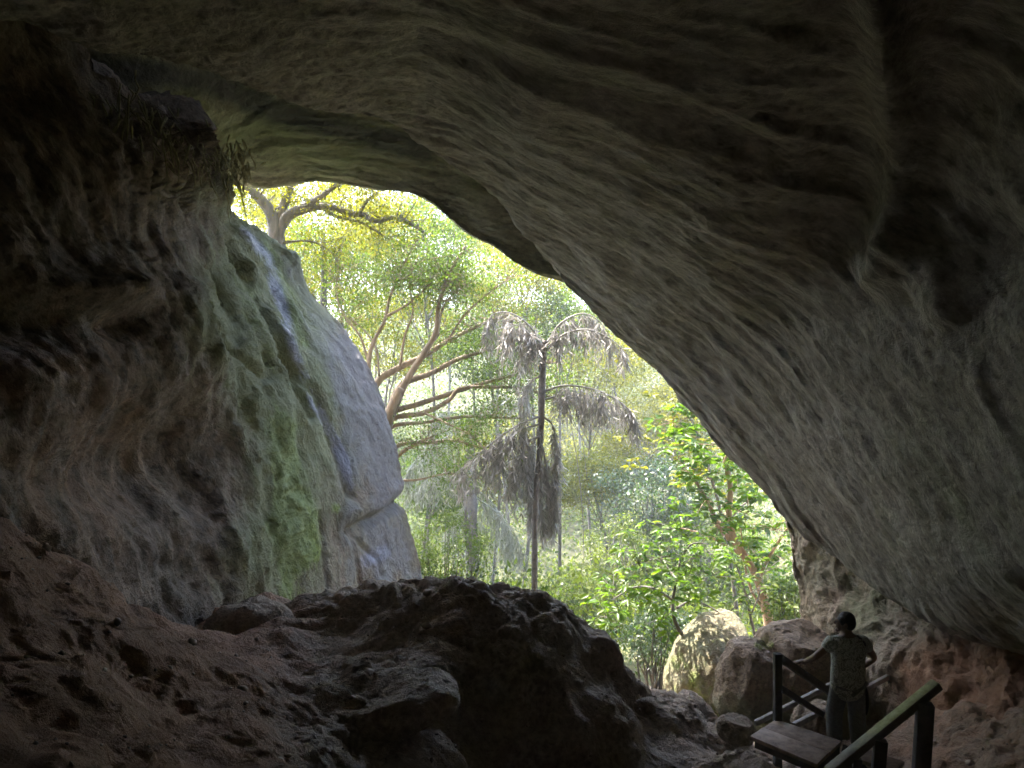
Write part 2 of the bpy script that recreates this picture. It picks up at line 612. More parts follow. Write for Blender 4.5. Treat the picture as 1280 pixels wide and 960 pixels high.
shell('cave_ceiling',
      [(-500, 150, 5.5), (-200, 60, 7), (0, 32, 7.6), (130, 66, 8.2), (250, 80, 9.0), (330, 112, 9.8), (400, 138, 10.5),
       (480, 155, 11.4), (545, 192, 12.0), (610, 234, 12.5), (655, 286, 13.0), (700, 351, 13.5), (722, 371, 13.5), (748, 396, 13.5),
       (772, 417, 13.5), (800, 441, 13.4), (826, 467, 13.3), (851, 497, 13.2), (876, 522, 13.1), (892, 548, 13),
       (912, 577, 12.8), (942, 602, 12.6), (962, 622, 12.4), (976, 641, 12.2), (1060, 708, 11.4), (1150, 757, 10.2), (1280, 808, 8.8),
       (1500, 905, 7)],
      [(-8, -4, 0), (-7, -6, 1), (-5, -8, 2), (-2, -8.5, 3), (0, -8.5, 2.6), (2, -8.5, 2), (4, -8, 1), (6, -7, 0), (7, -5, -.6),
       (6.5, -3, -1), (6, -1, -1.4), (5.6, 1.5, -1.8)],
      [('p', (640, 0, 6.6)), ('p', (300, 0, 7.6)), ('p', (900, 0, 5.8)), ('p', (1280, 0, 5.3)), ('p', (900, 250, 8.4)),
       ('p', (1100, 250, 7.6)), ('p', (1280, 250, 6)), ('p', (1280, 500, 6.4)), ('p', (1100, 500, 8.8)), ('p', (1280, 700, 7.2)),
       ('p', (640, 150, 9.0)), ('p', (500, 60, 8.8)), ('p', (1000, 400, 9.6)), ('p', (1150, 640, 9.2)),
       ('w', (0, 1, 5.2)), ('w', (0, -3, 5.4)), ('w', (-4, -2, 4.6)), ('w', (4, -2, 3.6)), ('w', (4.6, 2.5, 2)), ('w', (4.5, 0, 1.5)),
       ('w', (-4, 3, 4.9)), ('w', (0, -7.5, 4)), ('w', (-6.5, 0, 3))],
      880, 520, ceil_noise, .7, 9.0, 1.6, ceil_attr, M['ceiling'])


# the outer roof seen beneath the slab's edge
def roof_noise(p):
    return (fbm(p * .3, 3) * .25 + beds(p, (.1, -.8, .55), (6, -1.5, -1.2), 1.1, 30)
            + fbm(stretch(p, (6, -1.5, -1.2), .3) * 3, 5, .6, off=3) * .05)


def roof_attr(p):
    px, py = px_of(p)
    return {'recess_shade': .85 * streak(px, py, [(120, 85), (250, 98), (340, 138), (430, 162), (530, 190)], 22), 'algae': .8 * blob(px, py, 340, 165, 160, 50, 12) + .4 * blob(px, py, 520, 190, 140, 40, 20)}  # shade of the recess under the slab edge, painted as a dark band


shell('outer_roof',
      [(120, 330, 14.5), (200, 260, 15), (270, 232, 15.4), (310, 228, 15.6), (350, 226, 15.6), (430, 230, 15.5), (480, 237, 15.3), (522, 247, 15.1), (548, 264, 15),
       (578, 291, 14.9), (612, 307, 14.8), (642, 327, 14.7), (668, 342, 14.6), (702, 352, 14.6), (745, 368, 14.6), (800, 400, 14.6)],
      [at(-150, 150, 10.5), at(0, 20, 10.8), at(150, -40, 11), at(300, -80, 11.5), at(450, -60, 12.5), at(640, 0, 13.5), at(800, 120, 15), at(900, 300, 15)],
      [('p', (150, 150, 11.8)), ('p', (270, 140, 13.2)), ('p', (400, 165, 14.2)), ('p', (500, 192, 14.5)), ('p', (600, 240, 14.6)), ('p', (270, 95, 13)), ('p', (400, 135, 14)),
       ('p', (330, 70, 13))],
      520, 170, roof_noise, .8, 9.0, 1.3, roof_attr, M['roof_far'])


# left buttress wall
def wall_moss(p, px, py):
    m = .95 * streak(px, py, [(352, 540), (362, 600), (372, 650), (385, 690)], 19) + .85 * blob(px, py, 370, 645, 26, 55, -8)
    m += .55 * streak(px, py, [(330, 300), (362, 370), (378, 430)], 15) + .5 * streak(px, py, [(345, 660), (360, 720), (365, 750)], 20)
    m += .7 * blob(px, py, 421, 634, 8, 8) + .35 * streak(px, py, [(270, 300), (320, 400), (350, 520)], 22)
    return np.clip(m, 0, 1.1) * (px < 5000)


def wall_noise(p):
    px, py = px_of(p)
    big = fbm(p * .42, 3) * .30 - fbm(warp(p, .8, .3) * .9, 3, ridged=True, off=14) * .05
    d = big + beds(p, (-.45, -.8, -.4), (2.2, .6, -3.6), .6, 60) + fbm(stretch(p, (2.2, .6, -3.6), .4) * 2.2, 6, .64, off=11) * .085
    # smoother weathered outer face
    out = smooth(px, 350, 430) * (px < 5000)
    d = d * (1 - .78 * out)
    # moss cushions stand proud of the rock
    d += wall_moss(p, px, py) * (.02 + .03 * fbm(p * 14, 3, .6))
    # ragged fringe beneath the roof
    fr = blob(px, py, 200, 190, 75, 60, 35) + .8 * blob(px, py, 285, 228, 34, 26, 30)
    vert = stretch(p, (0.15, 0, 1), .3)
    d += fr * (.35 + .55 * fbm(vert * 2.2, 5, .6, ridged=True, off=90)) * .62
    # hollow, ledge and cracks
    d -= .55 * blob(px, py, 200, 585, 120, 70, -10) + .5 * blob(px, py, 30, 390, 80, 40, 10) + .3 * blob(px, py, 165, 400, 22, 22)
    d += .4 * blob(px, py, 115, 365, 60, 22, 4) + .16 * blob(px, py, 150, 650, 80, 40)
    d -= .2 * streak(px, py, [(440, 664), (462, 652), (484, 640), (503, 626)], 7)
    d += .10 * streak(px, py, [(440, 640), (470, 628), (498, 606)], 14)
    d -= .07 * streak(px, py, [(401, 640), (405, 665), (403, 690), (410, 740)], 2.6) + .06 * streak(px, py, [(440, 640), (438, 665), (443, 690), (452, 730)], 2.6)
    d -= .08 * streak(px, py, [(446, 672), (462, 690), (474, 698), (480, 720)], 3.5)
    d += .05 * out * terrace(fbm(warp(p, 1.2, .4) * .9, 4, .5, off=77), 3, .08) + .022 * out * fbm(p * 5, 5, .6, off=37)
    d -= .16 * streak(px, py, [(290, 300), (330, 370), (365, 440), (395, 520)], 5) + .14 * streak(px, py, [(362, 440), (400, 490), (425, 560), (440, 620)], 5)
    d -= .14 * streak(px, py, [(250, 380), (300, 430), (345, 470)], 5) + .12 * streak(px, py, [(270, 330), (320, 410), (350, 450)], 4)
    return d


def wall_attr(p):
    px, py = px_of(p)
    ok = (px < 5000)
    n = fbm(p * 1.1, 3)
    moss = wall_moss(p, px, py) * (.95 + .5 * n)
    algae = .35 * smooth(px, 230, 330) + .45 * streak(px, py, [(400, 460), (440, 560), (450, 640)], 22) * (.6 + n) + 1.0 * blob(px, py, 320, 370, 85, 110, 35) + .8 * blob(px, py, 360, 520, 50, 140) + .45 * blob(px, py, 330, 690, 60, 60) + .45 * blob(px, py, 240, 235, 70, 30, 30)
    pale = (.5 * streak(px, py, [(310, 280), (355, 325), (395, 390), (430, 460), (460, 550), (475, 640), (495, 700)], 40) + .55 * smooth(px, 400, 440)) * (.8 + .6 * n)
    pale += .5 * streak(px, py, [(403, 650), (410, 740)], 6)
    wet_sky_tint = .95 * streak(px, py, [(305, 285), (335, 325), (352, 380), (372, 450), (392, 500), (420, 550), (440, 610)], 10) * (.75 + .5 * n) + .7 * streak(px, py, [(460, 700), (480, 690)], 14)  # wet streak, with the sky's sheen painted along it
    wet_sky_tint += .15 * streak(px, py, [(20, 620), (90, 670), (140, 720)], 14)
    earth = .35 * smooth(-px, -300, -100) * smooth(py, 300, 460)
    return {k: v * ok for k, v in dict(moss=moss, algae=algae, pale=pale, wet_sky_tint=wet_sky_tint, earth=earth).items()}


shell('cave_wall',
      [(-60, -120, 7.2), (40, -20, 8.2), (110, 60, 9.2), (160, 120, 10.2), (215, 180, 11.4), (262, 232, 13), (298, 270, 14.2), (322, 288, 14.6), (346, 312, 14.9), (375, 345, 15.1),
       (402, 376, 15.3), (430, 410, 15.4), (452, 440, 15.5), (472, 480, 15.5), (486, 520, 15.5), (497, 565, 15.5), (502, 600, 15.5), (503, 622, 15.6),
       (507, 634, 15.7), (515, 668, 15.9), (522, 700, 16), (528, 735, 16), (534, 800, 16)],
      [(-7, 1.5, 6), (-8, -2, 5.5), (-8, -4, 4.5), (-8, -5, 3), (-8, -5, 2), (-8, -5, 1), (-8, -4, 0), (-7.5, -3, -.8), (-6.5, -1, -1.5), (-6, 1.5, -1.6), (-5.5, 3, -2), (-5, 5, -2.5)],
      [('p', (0, 150, 7.3)), ('p', (0, 300, 6.6)), ('p', (0, 450, 6.3)), ('p', (0, 600, 5.8)), ('p', (120, 250, 8.2)), ('p', (150, 400, 8.1)), ('p', (150, 600, 7.9)),
       ('p', (250, 330, 10.6)), ('p', (270, 450, 10.1)), ('p', (270, 600, 9.9)), ('p', (270, 750, 9.8)), ('p', (350, 420, 12.4)), ('p', (350, 560, 11.8)),
       ('p', (350, 720, 11.6)), ('p', (420, 520, 13.6)), ('p', (420, 640, 13.2)), ('p', (430, 740, 13.4)), ('p', (470, 600, 14.5)), ('p', (480, 720, 14.6)),
       ('w', (-6.5, 2, 2)), ('w', (-6.8, 2, 4)), ('w', (-7, 0, 1))],
      640, 420, wall_noise, .6, 4.0, 1.35, wall_attr, M['wall'])


# right-hand foot of the mouth, below the slab
def pil_noise(p):
    q = stretch(warp(p, 1.0, .3), (.8, -.3, -2.4), .3)
    return fbm(p * .5, 3) * .2 + fbm(q * 2.2, 4, ridged=True, off=33) * .05 + terrace(fbm(q * 1.6, 4, off=3), 3.0) * .12 + fbm(p * 3.5, 4, off=7) * .05


def pil_attr(p):
    px, py = px_of(p)
    return {'algae': .6 * blob(px, py, 1085, 760, 40, 60) , 'earth': .9 * smooth(py, 760, 840) * smooth(px, 1080, 1160) * (px < 5000)}


shell('cave_foot',
      [(955, 570, 13.4), (968, 615, 13.4), (974, 650, 13.4), (981, 690, 13.3), (990, 725, 13.2), (999, 760, 13.1), (1004, 790, 13), (1010, 850, 13), (1015, 920, 13)],
      [at(1900, 500, 5.2), at(1900, 750, 5.2), at(1900, 1000, 5)],
      [('p', (1060, 700, 12.4)), ('p', (1060, 790, 11.8)), ('p', (1150, 780, 10.9)), ('p', (1150, 880, 10.2)), ('p', (1280, 820, 9.4)), ('p', (1280, 960, 8.2)), ('p', (1100, 850, 11))],
      300, 320, pil_noise, .6, 4.0, 1.2, pil_attr, M['pillar'])

# ------------------------------------------------------------------ floor
fc = [(0, 618, 5.6), (0, 720, 4.6), (0, 850, 3.7), (0, 960, 3.1), (-300, 700, 3.8), (-300, 960, 2.6), (90, 690, 6.2), (150, 745, 7.1), (230, 782, 8.4), (140, 860, 4.5), (150, 960, 3.4),
      (270, 800, 7.8), (300, 880, 5.4), (300, 960, 4.3), (300, 772, 9.4), (330, 752, 9.9), (370, 752, 9.7), (400, 744, 9.7), (430, 730, 9.8), (460, 718, 9.9), (490, 721, 9.8), (530, 722, 9.6), (570, 724, 9.5), (600, 721, 9.4), (622, 732, 9.3),
      (645, 745, 9.25), (672, 751, 9.2), (700, 758, 9.1), (722, 775, 9.05), (742, 793, 9.0), (765, 808, 9.0), (782, 820, 9.1), (450, 790, 8.4), (560, 785, 8.1), (640, 800, 8.0), (720, 820, 8.0), (450, 850, 6.9), (420, 960, 5.1),
      (540, 850, 7.2), (540, 960, 6.0), (600, 840, 7.7), (620, 955, 7.2), (700, 950, 7.3), (690, 850, 7.7), (760, 960, 7.4), (770, 860, 8.1),
      (800, 845, 9.6), (830, 856, 10.4), (862, 868, 10.9), (800, 890, 8.8), (850, 920, 8.7), (900, 905, 9.6), (850, 965, 7.9), (930, 938, 8.3), (975, 952, 7.95), (1000, 1010, 8.6),
      (940, 930, 9.4), (1000, 930, 10.2), (1040, 985, 9), (1080, 970, 8.9), (1110, 900, 9.7), (1180, 890, 9.2), (1280, 880, 8.6), (1150, 970, 8.2), (1280, 970, 7.4), (1100, 1060, 7.2), (1300, 1100, 5.4), (1100, 1250, 5), (950, 1060, 6.8)]
fP = [at(c[0], c[1] - (8 if 400 <= c[0] <= 710 and 700 < c[1] < 762 else 0), c[2]) for c in fc]
fP += [np.array(c, float) for c in [
    (0, 0, 0), (0, 3, -.8), (0, 4.8, -1.7), (2, 3, -.9), (3, 0, -.2), (-3, 0, .2), (0, -6, .4), (-7, -2, .6), (7, -3, .2), (-6, 3, .9), (5, 4, -1.0),
    (-4, 11.6, -2.2), (-2, 11.6, -3.0), (0, 11.2, -3.2), (1.2, 10.8, -3.3), (-3, 14, -4.4), (0, 14, -4.6), (2, 13, -4.4), (4, 12.5, -4.2), (5, 14, -4.4), (3, 15, -4.6), (0, 17, -5.2), (6, 17, -5), (-5, 17, -5), (9, 12, -2), (9, 17, -4.4), (-9, 14, -2), (-9, 17, -4),
    (2.9, 11.3, -3.6), (3.9, 10.6, -3.7), (9, 6, -.5), (-10, 8, 1)]]
fP = np.array(fP)
floor_base = rbf_fit(fP[:, :2], fP[:, 2], 4e-3)
gx = np.linspace(-11, 10, 620)
gy = np.concatenate([np.linspace(-8, 2, 60), np.linspace(2.04, 12.5, 420), np.linspace(12.6, 17.6, 60)])
X, Y = np.meshgrid(gx, gy)
P2 = np.stack([X.ravel(), Y.ravel()], 1)
Z = floor_base(P2)
P3 = np.column_stack([P2, Z])
G = P3.reshape(len(gy), len(gx), 3)
N = grid_normals(G)
N[N[..., 2] < 0] *= -1
fpx, fpy = px_of(P3)
rough_ = .05 + .06 * smooth(fpx, 280, 420) * smooth(-fpx, -800, -760) + .03
Wf = warp(P3, .9, .4, 3)
lump = -fbm(Wf * .8, 4, .5, ridged=True, off=12)
d = fbm(P3 * .6, 3, off=2) * .10 + lump * (rough_ * 1.0) + fbm(warp(P3, 1.5, .25) * 2.0, 6, .62, off=30) * .062 + beds(P3, (.1, .25, .95), (1, .2, 0), .8, 80) + terrace(fbm(warp(P3, .8, .5, 9) * .75, 3, .5, off=91), 2.2, .1) * .10 * smooth(fpx, 300, 420)
# lumps and blocks on the mound
for (cx, cy, rx, ry, h) in [(690, 840, 40, 14, .08), (470, 840, 60, 30, .18), (560, 832, 60, 22, .12), (330, 775, 40, 22, .12), (620, 745, 40, 12, .06)]:
    d += h * blob(fpx, fpy, cx, cy, rx, ry)
P3 = P3 + N.reshape(-1, 3) * d[:, None]
earth = 1.0 * smooth(-fpx, -480, -220) + .4 * smooth(fpx, 1040, 1120) * (fpx < 5000) + .1
me = quad_mesh('cave_floor', P3, grid_faces(len(gy), len(gx)),
               {'earth': earth, 'moss': np.zeros(len(P3)), 'algae': np.zeros(len(P3)), 'pale': np.zeros(len(P3)), 'recess_shade': np.zeros(len(P3)),
                'wet_sky_tint': .15 * streak(fpx, fpy, [(20, 640), (95, 690), (150, 735)], 12)})
tag(link('cave_floor', me, M['floor']), kind='structure')


# ------------------------------------------------------------------ forest ground and the hill over the cave
def ground_z(x, y):
    x, y = np.asarray(x, float), np.asarray(y, float)
    z = np.interp(y, [10, 16, 20, 27, 36, 48, 62, 85, 130, 300], [-5.2, -5.2, -5.6, -6.6, -6.0, -3.2, .5, 6, 14, 26])
    return z + .5 * np.sin(x * .21 + y * .13) + .3 * np.sin(x * .5 - y * .3)


gx = np.concatenate([np.linspace(-300, -40, 30), np.linspace(-38, 38, 140), np.linspace(40, 300, 30)])
gy = np.concatenate([np.linspace(12, 70, 130), np.linspace(72, 400, 50)])
X, Y = np.meshgrid(gx, gy)
Zg = ground_z(X, Y)
Pg = np.stack([X, Y, Zg], 2).reshape(-1, 3)
Pg[:, 2] += fbm(Pg * .5, 4) * .35
tag(link('forest_ground', quad_mesh('forest_ground', Pg, grid_faces(len(gy), len(gx))), M['soil']), kind='structure')

# hill: closed rock dome round the back of the cave (open towards the mouth)
th = np.linspace(0, np.pi, 60)
ph = np.linspace(-np.pi * .5, np.pi * .5, 40)
T, Pp = np.meshgrid(th, ph)
hx = 17 * np.cos(T) * np.cos(Pp)
hz = -6 + 21 * np.sin(T) * np.cos(Pp)
hy = 13.0 - 26 * (.5 + .5 * np.sin(Pp))
# a barrel: cross-section arch shrinking to the back
s = np.linspace(0, 1, 40)
T, S = np.meshgrid(th, s)
k = np.sqrt(np.clip(1 - S ** 2.5, 0, 1))
H = np.stack([17 * k * np.cos(T), 13.5 - 28 * S, -7 + 22 * k * np.sin(T)], 2)
Hn = grid_normals(H)
H = H + Hn * (fbm(H.reshape(-1, 3) * .15, 4).reshape(H.shape[:2] + (1,)) * 1.5)
tag(link('hill', quad_mesh('hill', H.reshape(-1, 3), grid_faces(40, 60)), M['hill']), kind='structure')


# ------------------------------------------------------------------ boulders
def boulder(name, label, c, r, seed, tilt=0.0, cuts=(), attrs=None, n=(110, 150), amp=1.0, mat=None):
    th = np.linspace(0.001, np.pi - .001, n[0])
    ph = np.linspace(0, 2 * np.pi, n[1])
    T, P_ = np.meshgrid(th, ph, indexing='ij')
    D = np.stack([np.sin(T) * np.cos(P_), np.sin(T) * np.sin(P_), np.cos(T)], 2).reshape(-1, 3)
    R = np.ones(len(D))
    for (nx, ny, nz, h) in cuts:
        v = np.array([nx, ny, nz], float); v /= np.linalg.norm(v)
        R = np.minimum(R, h / np.maximum(D @ v, .05))
    V = D * R[:, None] * np.asarray(r)
    cs, sn = math.cos(math.radians(tilt)), math.sin(math.radians(tilt))
    V = np.column_stack([V[:, 0] * cs + V[:, 2] * sn, V[:, 1], -V[:, 0] * sn + V[:, 2] * cs])
    q = V + seed * 3.7
    rr = float(np.mean(r))
    dd = (fbm(q * (.9 / rr), 3) * .14 + terrace(fbm(q * (1.5 / rr), 4, .5), 2.4, .3) * .07 + fbm(q * 7, 4, .65) * .022) * rr * amp
    V = V + D * dd[:, None]
    W = V + np.asarray(c)
    a = attrs(W) if attrs else {}
    for kk in ('moss', 'algae', 'pale', 'earth', 'wet_sky_tint', 'recess_shade'):
        if kk not in a: a[kk] = np.zeros(len(V))
    o = link(name, quad_mesh(name, V, grid_faces(*n), a), mat or M['boulder'])
    o.location = Vector([float(k) for k in c])
    return tag(o, label, 'boulder')


def b_attr1(W):
    px, py = px_of(W)
    n = fbm(W * 2.0, 3)
    return {'moss': .3 * smooth(py, 790, 835) + .35 * n, 'algae': np.full(len(W), .5), 'pale': .6 * blob(px, py, 905, 830, 20, 26)}


def b_attr2(W):
    px, py = px_of(W)
    return {'moss': .5 * blob(px, py, 955, 805, 16, 14) + .3 * blob(px, py, 985, 870, 25, 30), 'algae': .7 * smooth(py, 840, 890),
            'pale': .4 * blob(px, py, 938, 840, 18, 30)}


boulder('boulder', 'mossy pale egg-shaped boulder leaning by the shrubs outside the mouth', at(888, 838, 14.4), (.77, .8, 1.12), 1, 24,
        [(-.9, -.5, .4, .86), (.3, -1, .1, .8), (1, .1, .5, .9)], b_attr1, mat=M['boulder_pale'])
boulder('boulder', 'broad brown boulder with a flat top behind the wooden railing', at(1000, 862, 11.6), (.98, .85, 1.0), 2, 8,
        [(0, -.2, 1, .86), (-.8, -.6, .3, .88), (.2, -1, .1, .82)], b_attr2)
boulder('boulder', 'narrow grey-brown boulder wedged between the egg-shaped boulder and the broad one', at(934, 850, 11.3), (.42, .55, .68), 3, 18,
        [(-.8, -.6, .2, .85), (.2, -.4, 1, .88)], b_attr2)
boulder('boulder', 'dark rounded rock at the left shoulder of the mound', at(312, 782, 9.3), (.52, .42, .34), 4, -6, [(0, 0, 1, .85)], mat=M['floor'])
boulder('boulder', 'dark squat rock beside the wooden landing', at(922, 912, 8.75), (.24, .25, .16), 5, 10, [(0, 0, 1, .7), (.8, -.4, .3, .75), (-.5, -.8, .2, .8)], mat=M['floor'])
boulder('boulder', 'low dark slab of rock in front of the mound', at(470, 885, 6.75), (.75, .55, .26), 6, -10, [(0, -.2, 1, .75), (0, -1, .1, .85)], mat=M['floor'])
boulder('boulder', 'small loose stone on the earth slope right of the mound', at(806, 884, 8.8), (.13, .12, .1), 7, 0, mat=M['floor'])
boulder('boulder', 'pinkish rock under the lower handrail', at(1020, 903, 9.9), (.3, .3, .3), 8, 0, [(0, 0, 1, .8)])

# loose stones and crumbs lying on the earth
sel = np.where((P3[:, 1] > 3.2) & (P3[:, 1] < 11.5) & (np.abs(P3[:, 0] / P3[:, 1]) < .75))[0]
sel = RNG.choice(sel, 1500, replace=False)
th_, ph_ = np.meshgrid(np.linspace(.01, np.pi - .01, 6), np.linspace(0, 2 * np.pi, 9), indexing='ij')
D6 = np.stack([np.sin(th_) * np.cos(ph_), np.sin(th_) * np.sin(ph_), np.cos(th_)], 2).reshape(-1, 3)
gm = MB()
for i in sel:
    r = min(.009 * (1 + RNG.pareto(2.0)), .06)
    sc = RNG.uniform(.6, 1.3, 3) * r
    sc[2] *= .7
    k = 1 + .45 * perlin(D6 * 1.3 + RNG.random(3) * 50)
    a = RNG.random() * 6.28
    V = D6 * k[:, None]
    for _ in range(4):
        cn = RNG.normal(size=3); cn /= np.linalg.norm(cn)
        ov = np.maximum(V @ cn - .62, 0)
        V = V - ov[:, None] * cn
    V = V * sc
    V = np.column_stack([V[:, 0] * math.cos(a) - V[:, 1] * math.sin(a), V[:, 0] * math.sin(a) + V[:, 1] * math.cos(a), V[:, 2]])
    gm.add(V + P3[i] + np.array([0, 0, r * .1]), grid_faces(6, 9))
M['stone'] = plain_material('loose_stone', (.22, .16, .12), (.42, .33, .25), 6, .9, .5)
tag(gm.build('gravel', M['stone'], None, False), kind='stuff')
# ------------------------------------------------------------------ vegetation
M['leaf_far'] = leaf_material('far_leaf', (.035, .06, .014), (.15, .165, .035), (1.7, 1.9, .8), .5, .02)
M['leaf_yellow'] = leaf_material('yellow_green_leaf', (.04, .06, .01), (.20, .19, .02), (2.0, 1.9, .5), .5, .02)
M['leaf_mid'] = leaf_material('mid_green_leaf', (.025, .045, .01), (.13, .155, .03), (1.6, 2.0, .7), .5, .025)
M['leaf_dark'] = leaf_material('deep_green_leaf', (.025, .05, .02), (.07, .10, .035), (1.5, 1.9, .9), .45, .07)
M['leaf_big'] = leaf_material('broad_leaf', (.04, .085, .015), (.12, .17, .025), (1.8, 2.1, .45), .55, .03)
M['frond_dry'] = leaf_material('drooping_frond', (.13, .12, .105), (.43, .4, .37), (1.05, 1.0, .9), .4, .05)
M['frond_green'] = leaf_material('grey_green_frond', (.13, .135, .10), (.34, .34, .27), (1.1, 1.1, .9), .4, .05)
M['bark_warm'] = bark_material('warm_bark', (.12, .085, .055), (.36, .26, .17))
M['bark_grey'] = bark_material('grey_bark', (.05, .045, .04), (.18, .155, .13))
M['bark_pale'] = bark_material('pale_orange_bark', (.25, .15, .09), (.55, .36, .24))
M['bark_palm'] = bark_material('palm_bark', (.06, .05, .045), (.2, .17, .15), 9, 1.0)


def rand_unit(n):
    v = RNG.normal(size=(n, 3))
    return v / np.linalg.norm(v, axis=1)[:, None]


def clump_leaves(mb, C, n, sig, L, droop=.35, flat=.6, tone=None):
    """n leaves round each clump centre"""
    k = len(C)
    P = np.repeat(C, n, 0) + RNG.normal(size=(k * n, 3)) * np.asarray(sig)
    D = rand_unit(k * n)
    D[:, 2] -= droop
    N = rand_unit(k * n) * (1 - flat)
    N[:, 2] += flat
    s = RNG.uniform(.65, 1.25, k * n)
    r = RNG.random(k * n) * .6 + np.repeat(RNG.random(k), n) * .4
    mb.leaves(P, D, N, L * s, L * s * .48, r)


def ell_points(n, c, r, shell_=.55):
    v = rand_unit(n) * (RNG.random(n) ** (1 / 3.0) * (1 - shell_) + shell_ * RNG.uniform(.75, 1.05, n))[:, None]
    return np.asarray(c) + v * np.asarray(r)


def forest_tree(name, label, c, r, leafmat, barkmat, nclump=70, nleaf=150, L=.15, sig=.5, trunk_r=.11, group='trees of the forest outside the cave', lean=0.0):
    c = np.asarray(c, float)
    bx, by = c[0] + lean, c[1] + RNG.uniform(-.4, .4)
    bz = float(ground_z(bx, by)) - .2
    root = empty(name, (bx, by, bz))
    tag(root, label, 'tree', group)
    top = c + np.array([0, 0, r[2] * .35])
    b0 = np.array([bx, by, bz])
    mid = (b0 + top) / 2 + np.array([RNG.uniform(-.9, .9), RNG.uniform(-.6, .6), 0])
    t = MB()
    t.tube([b0, mid, top], [trunk_r, trunk_r * .7, trunk_r * .25], 8, .25, .2)
    C = ell_points(nclump, c, r)
    tr = t.build('trunk', M[barkmat], root)
    lb = MB()
    for q in C[::4]:
        f = RNG.uniform(.25, .9)
        s = mid * (1 - f) + top * f
        e = q
        m = s * .5 + e * .5 + RNG.normal(size=3) * .25
        lb.tube([s, m, e], [trunk_r * .32, trunk_r * .2, .012], 5, .3)
    lb.build('limb', M[barkmat], root)
    f = MB()
    clump_leaves(f, C, nleaf, (sig, sig, sig * .55), L)
    f.build('crown', M[leafmat], root, shade=False)
    return root


def px_tree(label, px, py, d, rpx, mat, bark='bark_grey', name='forest_tree', sy=.8, **kw):
    rx = rpx / F * d
    return forest_tree(name, label, at(px, py, d), (rx, min(rx, 3.5), rx * sy), mat, bark, **kw)


far = [
    ('pale far tree low behind the left rock buttress', 420, 560, 46, 95, 'leaf_far'),
    ('tall pale far tree under the highest point of the cave mouth', 440, 340, 52, 105, 'leaf_far'),
    ('thin far tree with bright sky showing through its crown', 560, 395, 56, 80, 'leaf_far'),
    ('far yellow-green tree between the two drooping palms', 630, 590, 44, 85, 'leaf_yellow'),
    ('far green tree behind the top of the tall drooping palm', 690, 380, 52, 100, 'leaf_far'),
    ('bright far tree right of the tall palm trunk', 740, 560, 48, 95, 'leaf_yellow'),
    ('hazy low far tree in the valley right of the palm trunk', 735, 690, 40, 80, 'leaf_far'),
    ('far yellow-green tree under the slanting rock edge', 830, 500, 50, 90, 'leaf_yellow'),
    ('pale far tree behind the leaning orange trunk', 900, 620, 44, 90, 'leaf_far'),
    ('far tree close to the right foot of the cave mouth', 985, 690, 40, 75, 'leaf_far'),
    ('far tree low behind the dark mound top', 560, 700, 38, 85, 'leaf_far'),
]
for k, (lab, px, py, d, rp, mt) in enumerate(far):
    px_tree(lab, px, py, d, rp, mt, nclump=115, nleaf=160, L=.2, sig=.6)
mid = [
    ('leafy green tree beside the gnarled forked trunk', 420, 310, 25, 95, 'leaf_yellow', 90),
    ('loose green tree top below the arch of the roof', 520, 300, 27, 70, 'leaf_mid', 60),
    ('yellow-green tree against the slanting edge of the roof', 650, 365, 28, 62, 'leaf_yellow', 55),
    ('olive tree behind the right fronds of the tall palm', 745, 470, 30, 65, 'leaf_yellow', 60),
    ('bright yellow tree in the notch above the broad-leaved tree', 810, 560, 31, 62, 'leaf_yellow', 60),
    ('dense darker green tree in the middle of the view right of the palm', 810, 625, 25, 62, 'leaf_dark', 60),
    ('feathery light tree just right of the hanging palm skirt', 735, 600, 27, 48, 'leaf_yellow', 45),
    ('green tree low between the buttress and the small palm', 545, 600, 27, 50, 'leaf_mid', 50),
    ('yellow-green tree crown directly under the middle of the roof edge', 575, 320, 31, 66, 'leaf_yellow', 62),
    ('bright green tree crown behind the curved limbs of the spreading tree', 500, 420, 29, 75, 'leaf_yellow', 72),
    ('tall thin tree beneath the roof end with many bare twigs', 470, 270, 33, 70, 'leaf_yellow', 50),
    ('yellow-green tree in the corner left of the gnarled trunk', 320, 250, 27, 45, 'leaf_yellow', 40),
    ('pale tree crown right behind the head of the tall palm', 700, 405, 27, 48, 'leaf_mid', 44),
    ('high yellow-green crown beneath the dark slab edge right of the palm head', 765, 430, 33, 58, 'leaf_yellow', 52),
    ('small bright crown tucked under the edge above the broad-leaved tree', 848, 515, 29, 46, 'leaf_yellow', 44),
    ('light crown high behind the left frond of the tall palm', 640, 300, 36, 62, 'leaf_yellow', 55),
    ('tall dense green crown behind the yellow trees under the middle of the roof', 545, 330, 40, 95, 'leaf_mid', 95),
    ('tall green crown far behind the right arm of the tall palm', 730, 400, 41, 80, 'leaf_mid', 80),
    ('tall green crown far behind the gnarled trunk', 390, 280, 40, 95, 'leaf_mid', 90),
    ('soft green tree between the spreading limbs and the tall palm head', 610, 440, 27, 50, 'leaf_mid', 46),
    ('light green tree behind the broad-leaved tree with big leaves', 880, 690, 24, 70, 'leaf_mid', 60),
]
for (lab, px, py, d, rp, mt, nc) in mid:
    px_tree(lab, px, py, d, rp, mt, nclump=nc, nleaf=150, L=.13, sig=.36, trunk_r=.075)


